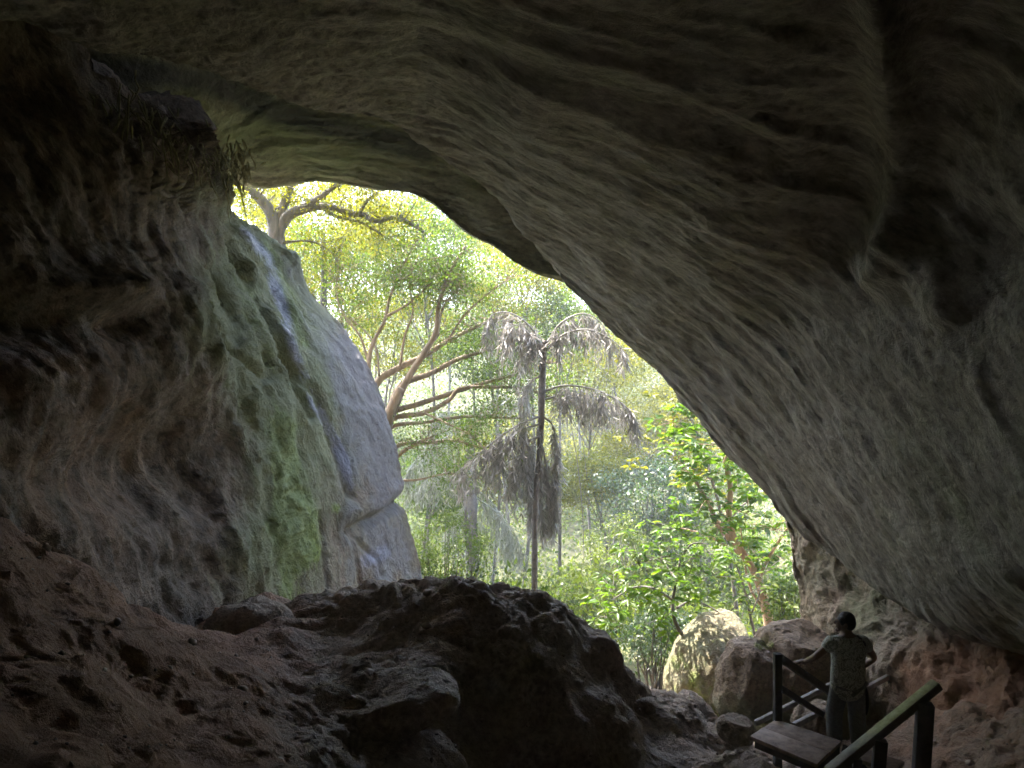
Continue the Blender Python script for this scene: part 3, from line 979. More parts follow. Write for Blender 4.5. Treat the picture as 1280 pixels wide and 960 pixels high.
def explicit_tree(name, label, cat, trunk, tr, limbs, d, leafmat, bark, leaf_every=.16, nleaf=26, L=.085, sig=.2, group=None, twigs=True, dj=.5, from_=.35, extra=(), seg=8, nextra=110):
    """trunk: [(px,py,d)], limbs: [(radius_px, [(px,py)...])], depth d with a per-limb offset"""
    T = np.array([at(*p) for p in trunk])
    root = empty(name, T[0])
    tag(root, label, cat, group)
    t = MB()
    t.tube(T, tr, 10, .08, .18)
    t.build('trunk', M[bark], root)
    fo = MB()
    cl = []
    for k, (rp, pts) in enumerate(limbs):
        off = RNG.uniform(-dj, dj)
        n = len(pts)
        P = np.array([at(x, y, d + off * (i / max(1, n - 1)) * 2.0) for i, (x, y) in enumerate(pts)])
        r0 = rp / F * d
        lb = MB()
        lb.tube(P, np.linspace(r0, max(.35 * r0, .008), n), seg, .07, .15)
        C = catmull(P, 60)
        if twigs:
            for q in range(int(8 + 3 * n)):
                f = RNG.uniform(from_, 1)
                s = C[int(f * 59)]
                v = rand_unit(1)[0] * np.array([1, .8, .7]) + np.array([.1, 0, .25])
                ln = RNG.uniform(.35, 1.1)
                m = s + v * ln * .5 + RNG.normal(size=3) * .06
                e = s + v * ln + RNG.normal(size=3) * .12
                lb.tube([s, m, e], [max(.2 * r0, .008), .008, .004], 5, .1)
                cl += [e, (m + e) / 2]
        lb.build('limb', M[bark], root)
        cl += [c for c in C[int(60 * max(.7, from_))::7]]
    cl = np.array(cl + [at(*e[:3]) + RNG.normal(size=3) * e[3] for e in extra for _ in range(e[4])])
    clump_leaves(fo, cl, nleaf, (sig, sig, sig * .6), L)
    fo.build('crown', M[leafmat], root, shade=False)
    return root


explicit_tree('spreading_tree', 'spreading tree with long curved tan limbs reaching right from behind the buttress', 'tree',
              [(462, 790, 18.6), (468, 700, 18.6), (474, 620, 18.5), (480, 560, 18.4), (486, 520, 18.3), (500, 485, 18.2)], [.24, .21, .19, .17, .13, .09],
              [(6.0, [(474, 600), (458, 530), (472, 478), (500, 459), (528, 446), (562, 425), (605, 404), (640, 392)]),
               (5.5, [(482, 540), (500, 492), (514, 466), (530, 442), (545, 415), (548, 385), (560, 345), (582, 308)]),
               (5.0, [(484, 520), (502, 482), (540, 466), (570, 450), (610, 437), (650, 424)]),
               (4.5, [(480, 540), (488, 517), (520, 506), (560, 493), (600, 480), (640, 469), (690, 452)]),
               (4.0, [(478, 545), (490, 524), (530, 516), (560, 501), (575, 486), (620, 484), (655, 486), (705, 502)]),
               (3.0, [(476, 560), (490, 534), (530, 528), (580, 521), (620, 522), (655, 523)]),
               (3.6, [(476, 590), (496, 558), (540, 553), (572, 551), (605, 562)]),
               (3.4, [(474, 620), (496, 572), (520, 555), (542, 545)]),
               (3.2, [(462, 520), (461, 455), (466, 430), (480, 402), (488, 370), (500, 340), (522, 298)]),
               (2.0, [(484, 395), (510, 380), (545, 348)]),
               (2.0, [(547, 420), (552, 390), (562, 372), (590, 352)]),
               (1.8, [(500, 459), (506, 420), (516, 390), (512, 350), (524, 318)]),
               (1.7, [(560, 425), (580, 395), (604, 372), (640, 345)]),
               (1.8, [(474, 600), (520, 600), (560, 592), (600, 598)]),
               (1.6, [(530, 516), (560, 530), (590, 545), (612, 568)]),
               (1.6, [(461, 455), (450, 420), (430, 395), (420, 360), (428, 330)]),
               (1.5, [(474, 470), (468, 430), (440, 400), (425, 395)])],
              18.8, 'leaf_mid', 'bark_warm', nleaf=22, L=.085, sig=.26, from_=.68,
              extra=[(470, 400, 19.5, .7, 22), (540, 290, 19.5, .6, 26), (600, 330, 20.5, .55, 18), (430, 370, 20, .6, 20), (560, 440, 20.5, .6, 12), (505, 420, 20.5, .6, 12)])
explicit_tree('gnarled_tree', 'gnarled dark forked tree right under the left end of the roof', 'tree',
              [(330, 760, 19.4), (336, 560, 19.4), (340, 420, 19.2), (344, 320, 19), (347, 280, 18.8)], [.36, .34, .32, .27, .12],
              [(9.5, [(345, 315), (341, 272), (325, 248), (312, 236), (296, 215)]),
               (7.0, [(346, 310), (352, 266), (360, 240), (372, 222), (380, 205)]),
               (5.5, [(347, 305), (357, 270), (380, 258), (400, 246), (420, 232), (440, 215)]),
               (6.0, [(346, 300), (360, 272), (378, 263), (400, 258), (425, 262), (440, 268), (452, 268), (470, 276), (490, 272), (505, 275), (530, 290)]),
               (2.6, [(448, 268), (460, 250), (472, 240), (480, 225)]),
               (2.2, [(400, 258), (420, 270), (450, 278), (475, 292), (488, 300)]),
               (2.0, [(345, 305), (365, 302), (390, 302), (410, 312), (425, 330)])],
              18.8, 'leaf_yellow', 'bark_grey', nleaf=24, L=.085, sig=.24, from_=.45, dj=.3,
              extra=[(305, 235, 22, .5, 16), (325, 255, 23, .5, 14), (420, 245, 21, .55, 16), (330, 275, 21, .4, 10), (390, 330, 21, .6, 16), (440, 310, 21, .6, 14)])
explicit_tree('slim_tree', 'slim dark straight sapling trunk rising beside the top of the buttress', 'tree',
              [(398, 760, 21), (402, 560, 21), (404, 400, 21), (405, 330, 21), (404, 290, 21)], [.12, .11, .1, .085, .05],
              [(1.6, [(405, 345), (420, 335), (440, 330), (460, 340)]), (1.5, [(405, 365), (415, 345), (418, 330), (430, 300)]), (1.4, [(404, 330), (392, 310), (385, 290)])],
              21, 'leaf_mid', 'bark_grey', nleaf=26, L=.085, sig=.25, dj=.2, extra=[(430, 350, 21, .5, 12), (400, 300, 21, .4, 10)])


# palms with drooping fronds
def frond_mesh(mb, P, hang, n_str, L, droop=1.1, jitter=.12, side=.25):
    """strands hang from the rachis P, each strand carries narrow leaflets"""
    C = catmull(P, 80)
    if abs(P[-1][2] - P[0][2]) > 3 * abs(P[-1][0] - P[0][0]): side, hang = .09, hang * .75
    mb.tube(P, np.linspace(.028, .008, len(P)), 6, .08)
    for k in range(int(n_str * 1.55)):
        f = .12 + .88 * (k + RNG.random()) / int(n_str * 1.55)
        s = C[min(79, int(f * 79))]
        T = C[min(79, int(f * 79) + 2)] - C[max(0, min(79, int(f * 79)) - 2)]
        T = T / (np.linalg.norm(T) + 1e-9)
        h = hang * .85 * (.55 + .6 * math.sin(math.pi * min(1, .15 + f * .8))) * RNG.uniform(.7, 1.15)
        v = T * RNG.uniform(.15, .45) + np.array([RNG.normal() * side, RNG.normal() * side, .1]) * 1.6
        m = 12
        tt = np.linspace(0, 1, m)[:, None]
        S = s + v * h * (tt * (1 - .35 * tt)) + np.array([0, 0, -1]) * h * droop * tt ** 1.5
        mb.tube(S[::3], .006, 3, .12)
        q = 16
        idx = RNG.integers(1, m, q)
        B = S[idx] + RNG.normal(size=(q, 3)) * .02
        D = np.tile(np.array([0, 0, -1.0]), (q, 1)) + (S[idx] - S[idx - 1]) / (np.linalg.norm(S[idx] - S[idx - 1], axis=1)[:, None] + 1e-9) * .6
        D += RNG.normal(size=(q, 3)) * .68
        ll = L * RNG.uniform(.6, 1.2, q)
        mb.leaves(B, D, rand_unit(q), ll * .85, ll * .105, np.clip(RNG.normal(.5, .28, q), 0, 1))


def palm(name, label, trunk, tr, fronds, mat, d, L=.3):
    T = np.array([at(*p) for p in trunk])
    root = empty(name, T[0])
    tag(root, label, 'palm tree')
    t = MB()
    t.tube(T, tr, 10, .06, .12)
    t.build('trunk', M['bark_palm'], root)
    for (pts, hang, ns) in fronds:
        off = RNG.uniform(-.5, .5)
        P = np.array([at(x, y, d + off * i / len(pts) * 2) for i, (x, y) in enumerate(pts)])
        f = MB()
        frond_mesh(f, P, hang, ns, L)
        f.build('frond', M[mat], root, shade=False)
    return root


palm('drooping_palm', 'tall thin-stemmed palm with grey drooping fronds in the middle of the cave mouth',
     [(666, 800, 17.2), (668, 740, 17.2), (669, 640, 17.1), (675, 560, 17.3), (677, 500, 17.2), (679, 450, 17.2), (681, 425, 17.2)], [.075, .07, .068, .07, .08, .075, .05],
     [([(680, 440), (664, 410), (640, 392), (618, 392), (606, 408)], .95, 30),
      ([(680, 445), (668, 425), (650, 408), (632, 404)], 1.1, 26),
      ([(681, 435), (700, 405), (726, 392), (745, 398), (760, 415)], .6, 24),
      ([(681, 440), (705, 418), (735, 412), (765, 425), (786, 445)], .6, 22),
      ([(678, 490), (705, 482), (740, 486), (768, 498), (790, 516), (798, 532)], .75, 34),
      ([(678, 500), (715, 492), (745, 498), (775, 510)], .7, 22),
      ([(676, 520), (650, 530), (622, 548), (596, 570), (570, 592)], .9, 34),
      ([(676, 530), (655, 536), (635, 550), (622, 575)], 1.1, 28),
      ([(676, 545), (660, 552), (648, 575), (640, 600)], 1.0, 22),
      ([(676, 470), (662, 478), (656, 500), (654, 520)], .5, 14),
      ([(677, 520), (690, 530), (695, 560), (694, 600), (692, 640)], 1.0, 30),
      ([(675, 540), (664, 560), (662, 600), (664, 640)], 1.0, 32),
      ([(675, 560), (674, 600), (676, 640), (680, 650)], 1.1, 30),
      ([(677, 555), (684, 590), (686, 625), (690, 655)], .9, 26)], 'frond_dry', 17.2, .3)
palm('drooping_palm', 'shorter shadowy palm with thick stem behind and left of the tall one',
     [(592, 800, 24), (590, 700, 24), (588, 640, 24), (587, 590, 24), (590, 540, 24)], [.2, .2, .22, .2, .12],
     [([(590, 560), (570, 550), (545, 555), (520, 575), (508, 600)], .9, 30),
      ([(590, 600), (570, 590), (540, 596), (515, 615)], .9, 28),
      ([(590, 545), (605, 515), (625, 492), (640, 498)], .8, 22),
      ([(590, 545), (575, 520), (555, 515), (538, 530)], .8, 22),
      ([(590, 610), (612, 625), (630, 655), (640, 690)], 1.1, 32),
      ([(592, 620), (620, 640), (645, 670), (655, 700)], 1.0, 30),
      ([(590, 620), (575, 640), (560, 665)], .8, 20)], 'frond_green', 24, .32)


# broad-leaved shrubs on the right
def broad(name, label, cat, d, stems, clumps, L=.2, bark='bark_grey', mat='leaf_big', whorl=9):
    root = empty(name, at(stems[0][1][0][0], stems[0][1][0][1], d))
    tag(root, label, cat)
    for k, (rp, pts) in enumerate(stems):
        P = np.array([at(x, y, d + (RNG.uniform(-.25, .25) if (i > 0 and k > 0) else 0)) for i, (x, y) in enumerate(pts)])
        s = MB()
        s.tube(P, np.linspace(rp / F * d, max(.4 * rp / F * d, .006), len(P)), 8, .06, .15)
        s.build('trunk' if k == 0 else 'limb', M[bark], root)
    fo = MB()
    tw = MB()
    for (px, py, sp, n) in clumps:
        base = at(px, py, d) + np.array([0, RNG.uniform(-.5, .5), 0])
        for q in range(n):
            tip = base + RNG.normal(size=3) * np.array([sp, sp * .8, sp * .8]) / F * d
            tw.tube([base, (base + tip) / 2 + np.array([0, 0, .04]), tip], [.008, .006, .004], 4, .1)
            ax = rand_unit(1)[0] * .5 + np.array([0, -.2, .8])
            a = np.linspace(0, 2 * np.pi, whorl, endpoint=False) + RNG.random()
            D = np.stack([np.cos(a), np.sin(a) * .9, RNG.uniform(-.55, .25, whorl)], 1)
            N = np.tile(ax, (whorl, 1)) + RNG.normal(size=(whorl, 3)) * .3
            s_ = RNG.uniform(.6, 1.15, whorl)
            fo.leaves(tip + D * .03 + RNG.normal(size=(whorl, 3)) * .03, D, N, L * s_, L * s_ * .42, None, .18)
    tw.build('twigs', M[bark], root)['kind'] = 'stuff'
    fo.build('crown', M[mat], root, shade=False)
    return root


broad('broadleaf_tree', 'sunlit broad-leaved tree with twisted pale orange trunk at right of the mouth', 'tree', 17,
      [(6.5, [(964, 800), (958, 765), (948, 725), (932, 697), (916, 670), (911, 640), (913, 610), (907, 575), (905, 530)]),
       (2.6, [(948, 725), (965, 690), (985, 660), (1000, 640)]),
       (2.4, [(930, 695), (905, 680), (880, 668), (850, 660)]),
       (4.0, [(918, 680), (900, 660), (888, 635), (872, 605), (858, 588)]),
       (2.0, [(907, 580), (925, 560), (945, 545)]),
       (2.0, [(958, 765), (940, 740), (930, 700), (926, 660)])],
      [(930, 640, 26, 14), (965, 660, 24, 14), (900, 655, 26, 14), (985, 700, 16, 10), (905, 560, 24, 14), (870, 560, 24, 16), (845, 530, 18, 12), (880, 620, 20, 10), (945, 690, 22, 10), (850, 585, 18, 8), (920, 600, 18, 8), (870, 520, 14, 8)],
      .24, 'bark_pale')
broad('broadleaf_tree', 'young yellow-green tree reaching up against the right rock edge', 'tree', 20,
      [(3.0, [(925, 810), (918, 740), (905, 660), (890, 600), (870, 540), (850, 500)]),
       (1.6, [(890, 600), (865, 585), (840, 570)]), (1.6, [(905, 660), (930, 630), (950, 625)])],
      [(840, 510, 18, 14), (860, 545, 20, 14), (890, 575, 20, 12), (830, 560, 20, 12), (920, 610, 18, 10), (870, 600, 20, 12)], .2, 'bark_grey', 'leaf_yellow')
broad('broadleaf_sapling', 'low sapling with curved dark stem left of the egg-shaped boulder', 'sapling', 14.5,
      [(3.2, [(872, 815), (856, 797), (843, 775), (841, 750), (846, 725), (850, 700)]),
       (1.8, [(846, 760), (862, 752), (880, 755), (898, 765)]),
       (1.8, [(841, 750), (815, 735), (790, 735), (765, 750)]),
       (1.5, [(846, 725), (830, 705), (805, 695)]),
       (1.5, [(850, 700), (865, 680), (885, 680)])],
      [(770, 750, 18, 9), (800, 735, 22, 12), (830, 705, 24, 13), (865, 690, 24, 12), (795, 700, 22, 10), (880, 715, 20, 9), (820, 770, 18, 8), (755, 765, 12, 6), (845, 660, 22, 10)],
      .19, 'bark_grey', 'leaf_big')
broad('broadleaf_sapling', 'thin sapling with small leaves behind the broad brown boulder', 'sapling', 15.5,
      [(2.0, [(945, 800), (938, 770), (930, 735), (918, 700), (905, 670)]), (1.2, [(938, 770), (950, 740), (955, 715)])],
      [(930, 740, 18, 10), (955, 715, 16, 10), (905, 690, 20, 10), (985, 745, 14, 8), (915, 770, 14, 8)], .15, 'bark_grey', 'leaf_mid')


def bush(label, px, py, d, rpx, rpy, mat, nc, nl, L, name='bush'):
    c = at(px, py, d)
    z0 = float(ground_z(c[0], c[1]))
    root = empty(name, (c[0], c[1], z0))
    tag(root, label, 'bush')
    r = np.array([rpx / F * d, rpx / F * d * .8, rpy / F * d])
    C = ell_points(nc, c, r, .4)
    s = MB()
    for q in C[::3]:
        b = np.array([c[0] + RNG.uniform(-.2, .2), c[1] + RNG.uniform(-.2, .2), z0])
        s.tube([b, (b + q) / 2 + RNG.normal(size=3) * .1, q], [.03, .02, .006], 5, .2)
    s.build('stem', M['bark_grey'], root)
    f = MB()
    clump_leaves(f, C, nl, (.16, .16, .1), L)
    f.build('crown', M[mat], root, shade=False)


bush('fine-leaved pale bush behind the top of the dark mound', 562, 690, 17.5, 52, 46, 'leaf_mid', 70, 70, .075)
bush('fine-leaved dark bush low beside the egg-shaped boulder', 815, 790, 15.5, 40, 38, 'leaf_dark', 46, 70, .075)
bush('pale bush at the foot of the tall palm stem', 720, 740, 20, 40, 36, 'leaf_far', 44, 70, .09)
bush('light bush filling the gap between palm stem and dark sapling', 770, 690, 22, 42, 50, 'leaf_far', 50, 70, .1)
bush('leafy bush behind the broad boulder beside the right foot of the mouth', 985, 750, 16.5, 24, 34, 'leaf_mid', 36, 70, .08)

# a thin vine hanging among the trees
vn = MB()
vn.tube([at(x, y, 20.5) for x, y in [(705, 470), (712, 520), (722, 580), (728, 640), (730, 700)]], .012, 5, .1)
vn.tube([at(x, y, 20.5) for x, y in [(708, 500), (716, 530), (726, 545), (734, 600)]], .009, 5, .1)
tag(vn.build('vine', M['bark_grey']), 'thin dark vine hanging right of the tall palm stem', 'vine')

# undergrowth on the forest floor and far hillside
n = 5200
yy = 17.5 + 75 * RNG.random(n) ** 1.5
xx = RNG.uniform(-1, 1, n) * (6 + yy * .55)
C = np.column_stack([xx, yy, ground_z(xx, yy) + RNG.uniform(.1, 1.6, n)])
ug = MB()
k = 34
P = np.repeat(C, k, 0) + RNG.normal(size=(n * k, 3)) * np.array([.5, .5, .35])
D = rand_unit(n * k); D[:, 2] += .1
N = rand_unit(n * k) * .5; N[:, 2] += .5
sz = .13 + .0026 * np.repeat(yy, k)
sz = sz * RNG.uniform(.6, 1.3, n * k)
ug.leaves(P, D, N, sz, sz * .5)
tag(ug.build('undergrowth', M['leaf_far'], shade=False), kind='stuff')

# ragged roots hanging from the rock under the left end of the roof
hr = MB()
line = catmull(np.array([at(150, 128, 8.9), at(162, 158, 9.1), at(184, 150, 9.4), at(210, 178, 9.9), at(238, 186, 10.6), at(262, 198, 11.4), at(285, 200, 12.4), at(302, 212, 13.5)]), 400)
for k in range(300):
    c = line[int(RNG.integers(0, 400))] + RNG.normal(size=3) * np.array([.15, .25, .15])
    h = RNG.gamma(1.8, .1) + .05
    dr = np.array([RNG.normal(.12, .3), RNG.normal(0, .25), -1.0]) * h
    m = c + dr * .5 + RNG.normal(size=3) * .05
    hr.tube([c - dr * .15, c, m, c + dr], [.012, RNG.uniform(.008, .024), RNG.uniform(.005, .016), .002], 5, .09)
M['root'] = bark_material('dry_root', (.14, .13, .06), (.42, .37, .2), 12, .6)
tag(hr.build('hanging_roots', M['root']), kind='stuff')

# ------------------------------------------------------------------ wooden stairs with railings
M['plank'] = plain_material('worn_plank', (.15, .10, .075), (.34, .25, .19), 7, .8, .5, (1, 1, 1), .01)
M['timber'] = plain_material('dark_timber', (.035, .03, .025), (.085, .072, .06), 9, .8, .5, (1, 1, 1), .008)
M['rail_pale'] = plain_material('weathered_rail', (.16, .14, .12), (.3, .27, .24), 8, .7, .4)


def mossy_timber():
    t = NT('mossy_timber')
    co = t.coord()
    n1 = t.noise(co, 9, 6, .7)
    nz = t.n('SeparateXYZ', Vector=t.n('NewGeometry').outputs['True Normal']).outputs['Z']
    f = t.ramp(t.math('ADD', t.math('MULTIPLY', nz, .75), t.math('MULTIPLY', n1, .5)), [(.55, (0, 0, 0)), (.72, (1, 1, 1))])
    xx = t.n('SeparateXYZ', Vector=co).outputs['X']
    along = t.ramp(t.math('ADD', t.math('MULTIPLY', t.math('SUBTRACT', xx, 3.3), .8), t.math('MULTIPLY', t.math('SUBTRACT', n1, .5), .35)), [(.12, (.12, .12, .12)), (.42, (1, 1, 1)), (.78, (1, 1, 1)), (.92, (.15, .15, .15))])
    f = t.mix(1.0, f, along, 'MULTIPLY')
    col = t.mix(f, t.ramp(n1, [(.35, (.07, .06, .045)), (.65, (.15, .13, .1))]), t.ramp(t.noise(co, 16, 5, .7), [(.35, (.26, .28, .09)), (.65, (.46, .48, .22))]))
    bs = t.n('BsdfPrincipled', Roughness=.7)
    t.link(col, bs.inputs['Base Color'])
    t.link(t.n('Bump', Strength=.4, Distance=.008, Height=n1).outputs[0], bs.inputs['Normal'])
    t.link(bs.outputs[0], t.out.inputs[0])
    return t.m


M['moss_timber'] = mossy_timber()
ZD = -2.29
A_, B_, C_, D_ = (np.array(v) for v in ([2.63, 8.40, ZD], [3.07, 8.84, ZD], [3.60, 8.30, ZD], [3.12, 7.78, ZD]))
U = (C_ - B_) / np.linalg.norm(C_ - B_)       # along the boards
Wd = np.array([-U[1], U[0], 0.0])             # down the flight, away from the landing
if Wd[1] < 0: Wd = -Wd
stairs = empty('wooden_stairs', (A_ + C_) / 2 + np.array([0, 0, -1.2]))
tag(stairs, 'small wooden landing of two boards with dark post rails and descending steps', 'stairs')


def timber(name, a, b, w, h, mat, parent, bevel=.006, up=(0, 0, 1)):
    m = MB()
    m.beam(a, b, w, h, up)
    return m.build(name, M[mat], parent, False, bevel)


def board(a, b, c, d_, th, name, mat, parent):
    """one plank with its four top corners"""
    top = np.array([a, b, c, d_])
    V = np.vstack([top, top - np.array([0, 0, th])])
    m = MB()
    m.add(V, [[0, 1, 2, 3], [7, 6, 5, 4], [0, 4, 5, 1], [1, 5, 6, 2], [2, 6, 7, 3], [3, 7, 4, 0]])
    return m.build(name, M[mat], parent, False, .006)


Am, Dm = (A_ * .5 + B_ * .5), (D_ * .5 + C_ * .5)
g = Wd * .006
board(A_, Am - g, Dm - g, D_, .045, 'deck_board', 'plank', stairs)
board(Am + g - [0, 0, .006], B_ - [0, 0, .006], C_ - [0, 0, .006], Dm + g - [0, 0, .006], .045, 'deck_board', 'plank', stairs)
dz = np.array([0, 0, 1.0])
for p in (D_ - U * .06 + Wd * .12, C_ - U * .06 - Wd * .06):
    timber('support_post', p - dz * 1.3, p - dz * .05, .09, .09, 'timber', stairs, up=(1, 0, 0))
timber('bearer', A_ + U * .02 + Wd * .1 - dz * .1, D_ - U * .02 + Wd * .1 - dz * .1, .06, .1, 'timber', stairs)
timber('bearer', D_ - U * .04 + Wd * .02 - dz * .095, C_ - U * .04 - Wd * .02 - dz * .095, .06, .1, 'timber', stairs)
for k in range(1, 7):
    c0 = B_ + Wd * (.02 + .27 * (k - 1)) - dz * .21 * k
    timber('step', c0 + Wd * .13 + U * .02, c0 + Wd * .13 + U * .74, .25, .04, 'plank', stairs)
for s in (.0, .76):
    p0 = B_ + U * s - dz * .16
    timber('stringer', p0 + Wd * .03, p0 + Wd * 1.75 - dz * 1.33, .05, .2, 'timber', stairs)
Pt = B_ + dz * .76 + U * .02
timber('rail_post', B_ + U * .02 - dz * .9, Pt, .085, .085, 'timber', stairs, up=(1, 0, 0))
drop = Wd * 1.5 - dz * .86
timber('handrail', Pt - dz * .03, Pt - dz * .03 + drop, .07, .085, 'timber', stairs)
timber('lower_rail', Pt - dz * .38, Pt - dz * .38 + drop, .05, .07, 'timber', stairs)
pe = B_ + U * .02 + drop
timber('rail_post', pe - dz * 1.2, pe + dz * .74, .08, .08, 'timber', stairs, up=(1, 0, 0))

# the mossy handrail nearer the camera
mr = empty('mossy_handrail', (4.0, 7.8, -3.0))
tag(mr, 'moss-covered sloping handrail on dark posts at the lower right corner', 'handrail')
r0, r1 = at(1036, 966, 7.7), at(1172, 855, 7.9)
rl = MB()
rl.beam(r0, r1, .12, .09)
rl.build('rail', M['moss_timber'], mr, False, .012)


def post(px, py, d, name, w, parent, lean, zb):
    t = at(px, py, d)
    timber(name, np.array([t[0] + lean, t[1], zb]), t, w, w, 'timber', parent, up=(.3, 1, 0))


f_ = lambda k: r0 * (1 - k) + r1 * k
for k, w_ in ((.86, .15), (.45, .12), (.24, .08)):
    t_ = f_(k) - dz * .05
    timber('post', np.array([t_[0] - .09, t_[1] - .05, -3.1]), t_ - np.array([0, .05, 0]), w_, w_, 'timber', mr, up=(.3, 1, 0))
lb_ = at(1088, 948, 8.3)
lp = empty('lower_step', lb_)
timber('step_board', lb_ - U * .28, lb_ + U * .3, .3, .045, 'plank', lp)
timber('step_post', lb_ - dz * .02 - U * .2, lb_ - dz * .8 - U * .2, .08, .08, 'timber', lp, up=(1, 0, 0))
timber('step_post', lb_ - dz * .02 + U * .2, lb_ - dz * .8 + U * .2, .08, .08, 'timber', lp, up=(1, 0, 0))
tag(lp, 'lower wooden step glimpsed under the mossy handrail', 'step')

# pale rails of the flight further down
lr = empty('pale_handrail', at(1035, 940, 10.4))
tag(lr, 'two thin pale rails crossing behind the person, rising to the right', 'handrail')
a1, b1 = at(944, 904, 9.5), at(1040, 855, 10.4)
timber('upper_rail', a1, b1, .05, .06, 'rail_pale', lr)
a2, b2 = at(992, 907, 9.4), at(1126, 838, 11.0)
timber('lower_rail', a2, b2, .055, .065, 'rail_pale', lr)
for p in (b1, a1 * .15 + b1 * .85 - np.array([.0, .0, .0]),):
    pass
timber('post', np.array([b1[0], b1[1], -3.7]), b1, .06, .06, 'timber', lr, up=(1, 0, 0))
q_ = a2 * .12 + b2 * .88
timber('post', np.array([q_[0], q_[1], -3.6]), q_ - dz * .03, .06, .06, 'timber', lr, up=(1, 0, 0))

# ------------------------------------------------------------------ the person on the steps
M['skin'] = plain_material('skin', (.13, .075, .05), (.2, .12, .08), 6, .55, .1)
M['hair'] = plain_material('hair', (.012, .01, .01), (.03, .025, .022), 60, .7, .6)
M['trousers'] = plain_material('trousers', (.1, .1, .1), (.18, .18, .175), 30, .9, .4)
M['shoe'] = plain_material('shoe', (.02, .02, .02), (.05, .05, .05), 12, .6, .2)
M['bag'] = plain_material('bag', (.02, .018, .018), (.045, .04, .04), 18, .7, .3)


def shirt_mat():
    t = NT('patterned_shirt')
    co = t.coord()
    v = t.n('TexVoronoi', Vector=co, Scale=26.0)
    n1 = t.noise(co, 16, 3, .55, 1.8)
    f = t.ramp(n1, [(.42, (.17, .17, .13)), (.5, (.58, .58, .48)), (.58, (.25, .26, .2))])
    bs = t.n('BsdfPrincipled', Roughness=.9)
    t.link(f, bs.inputs['Base Color'])
    t.link(t.n('Bump', Strength=.5, Distance=.03, Height=t.noise(co, 5, 4, .6)).outputs[0], bs.inputs['Normal'])
    t.link(bs.outputs[0], t.out.inputs[0])
    return t.m


M['shirt'] = shirt_mat()


def skin_mesh(name, verts, edges, radii, mat, parent, root=0, sub=2):
    me = bpy.data.meshes.new(name)
    me.from_pydata([tuple(map(float, v)) for v in verts], edges, [])
    o = bpy.data.objects.new(name, me)
    COL.objects.link(o)
    sm = o.modifiers.new('skin', 'SKIN')
    sm.use_smooth_shade = True
    sv = me.skin_vertices[0].data
    for i, r in enumerate(radii):
        sv[i].radius = (r, r) if np.isscalar(r) else r
        sv[i].use_root = (i == root)
    ss = o.modifiers.new('sub', 'SUBSURF')
    ss.levels = ss.render_levels = sub
    dg = bpy.context.evaluated_depsgraph_get()
    dg.update()
    m2 = bpy.data.meshes.new_from_object(o.evaluated_get(dg))
    bpy.data.objects.remove(o)
    m2.name = name
    m2.materials.clear()
    return link(name, m2, mat, parent)


feet = np.array([3.86, 8.74, ZD - .42 + .02])
per = empty('person', feet)
tag(per, 'person from behind in patterned short-sleeved shirt and dark trousers holding the rail', 'person')
FX = np.array([1.0, .0, 0])      # picture right
FY = np.array([0, 1.0, 0])       # away from the camera


def pp(x, y, z): return feet + FX * x + FY * y + dz * z


hand_l = Pt - dz * .03 + drop * .36 + dz * .06
hl = hand_l - feet
V, E, R = [], [], []


def vadd(p, r, par=None):
    V.append(p); R.append(r)
    if par is not None: E.append((par, len(V) - 1))
    return len(V) - 1


pel = vadd(pp(0, 0, .90), (.14, .105))
wa = vadd(pp(0, 0, 1.03), (.135, .10), pel)
ch = vadd(pp(0, .0, 1.22), (.155, .11), wa)
sh = vadd(pp(0, .0, 1.33), (.12, .085), ch)
nk = vadd(pp(0, .015, 1.42), .055, sh)
hd0 = vadd(pp(-.01, .03, 1.485), (.066, .075), nk)
hd = vadd(pp(-.012, .03, 1.555), (.078, .092), hd0)
hd2 = vadd(pp(-.012, .025, 1.61), (.06, .07), hd)
# left arm, out to the rail
sl = vadd(pp(-.17, 0, 1.325), .058, sh)
el = vadd(pp(-.34, .05, 1.14), .042, sl)
wl = vadd(feet + hl + np.array([.07, -.03, .06]), .028, el)
pl = vadd(feet + hl + np.array([.01, .0, .045]), (.035, .02), wl)
# right arm, hand on the hip
sr = vadd(pp(.17, 0, 1.325), .058, sh)
er = vadd(pp(.33, .03, 1.13), .042, sr)
wr = vadd(pp(.22, .10, 1.0), .03, er)
prr = vadd(pp(.165, .12, .965), (.034, .02), wr)
# legs
for s, kx, ky in ((-1, -.02, .05), (1, .01, -.01)):
    h = vadd(pp(s * .095, 0, .84), .088, pel)
    k = vadd(pp(s * .105 + kx, .03 + ky, .47), .058, h)
    cf = vadd(pp(s * .108 + kx, .01 + ky, .30), .054, k)
    an = vadd(pp(s * .11 + kx, .0 + ky, .075), .036, cf)
    vadd(pp(s * .115 + kx, .13 + ky, .035), .032, an)
# fingers
for i, (o, ln) in enumerate([(-.03, .06), (-.01, .068), (.01, .064), (.03, .052)]):
    b = vadd(feet + hl + np.array([-.02, o * .9, .045]) + FY * .0, .0095, pl)
    c = vadd(feet + hl + np.array([-.02 - ln * .5, o, .03]), .009, b)
    vadd(feet + hl + np.array([-.02 - ln * .62, o, -.005]), .008, c)
t1 = vadd(feet + hl + np.array([.015, -.04, .03]), .011, pl)
vadd(feet + hl + np.array([-.01, -.055, .0]), .0095, t1)
for i, (o, ln) in enumerate([(-.028, .05), (-.01, .058), (.01, .054), (.026, .045)]):
    b = vadd(pp(.14, .13 + .01, .945) + dz * o, .0095, prr)
    c = vadd(pp(.14 - .02, .13 + .03, .94) + dz * o * .9, .009, b)
    vadd(pp(.14 - .02 - ln * .5, .145, .935) + dz * o * .9, .008, c)
t1 = vadd(pp(.175, .09, .945), .011, prr)
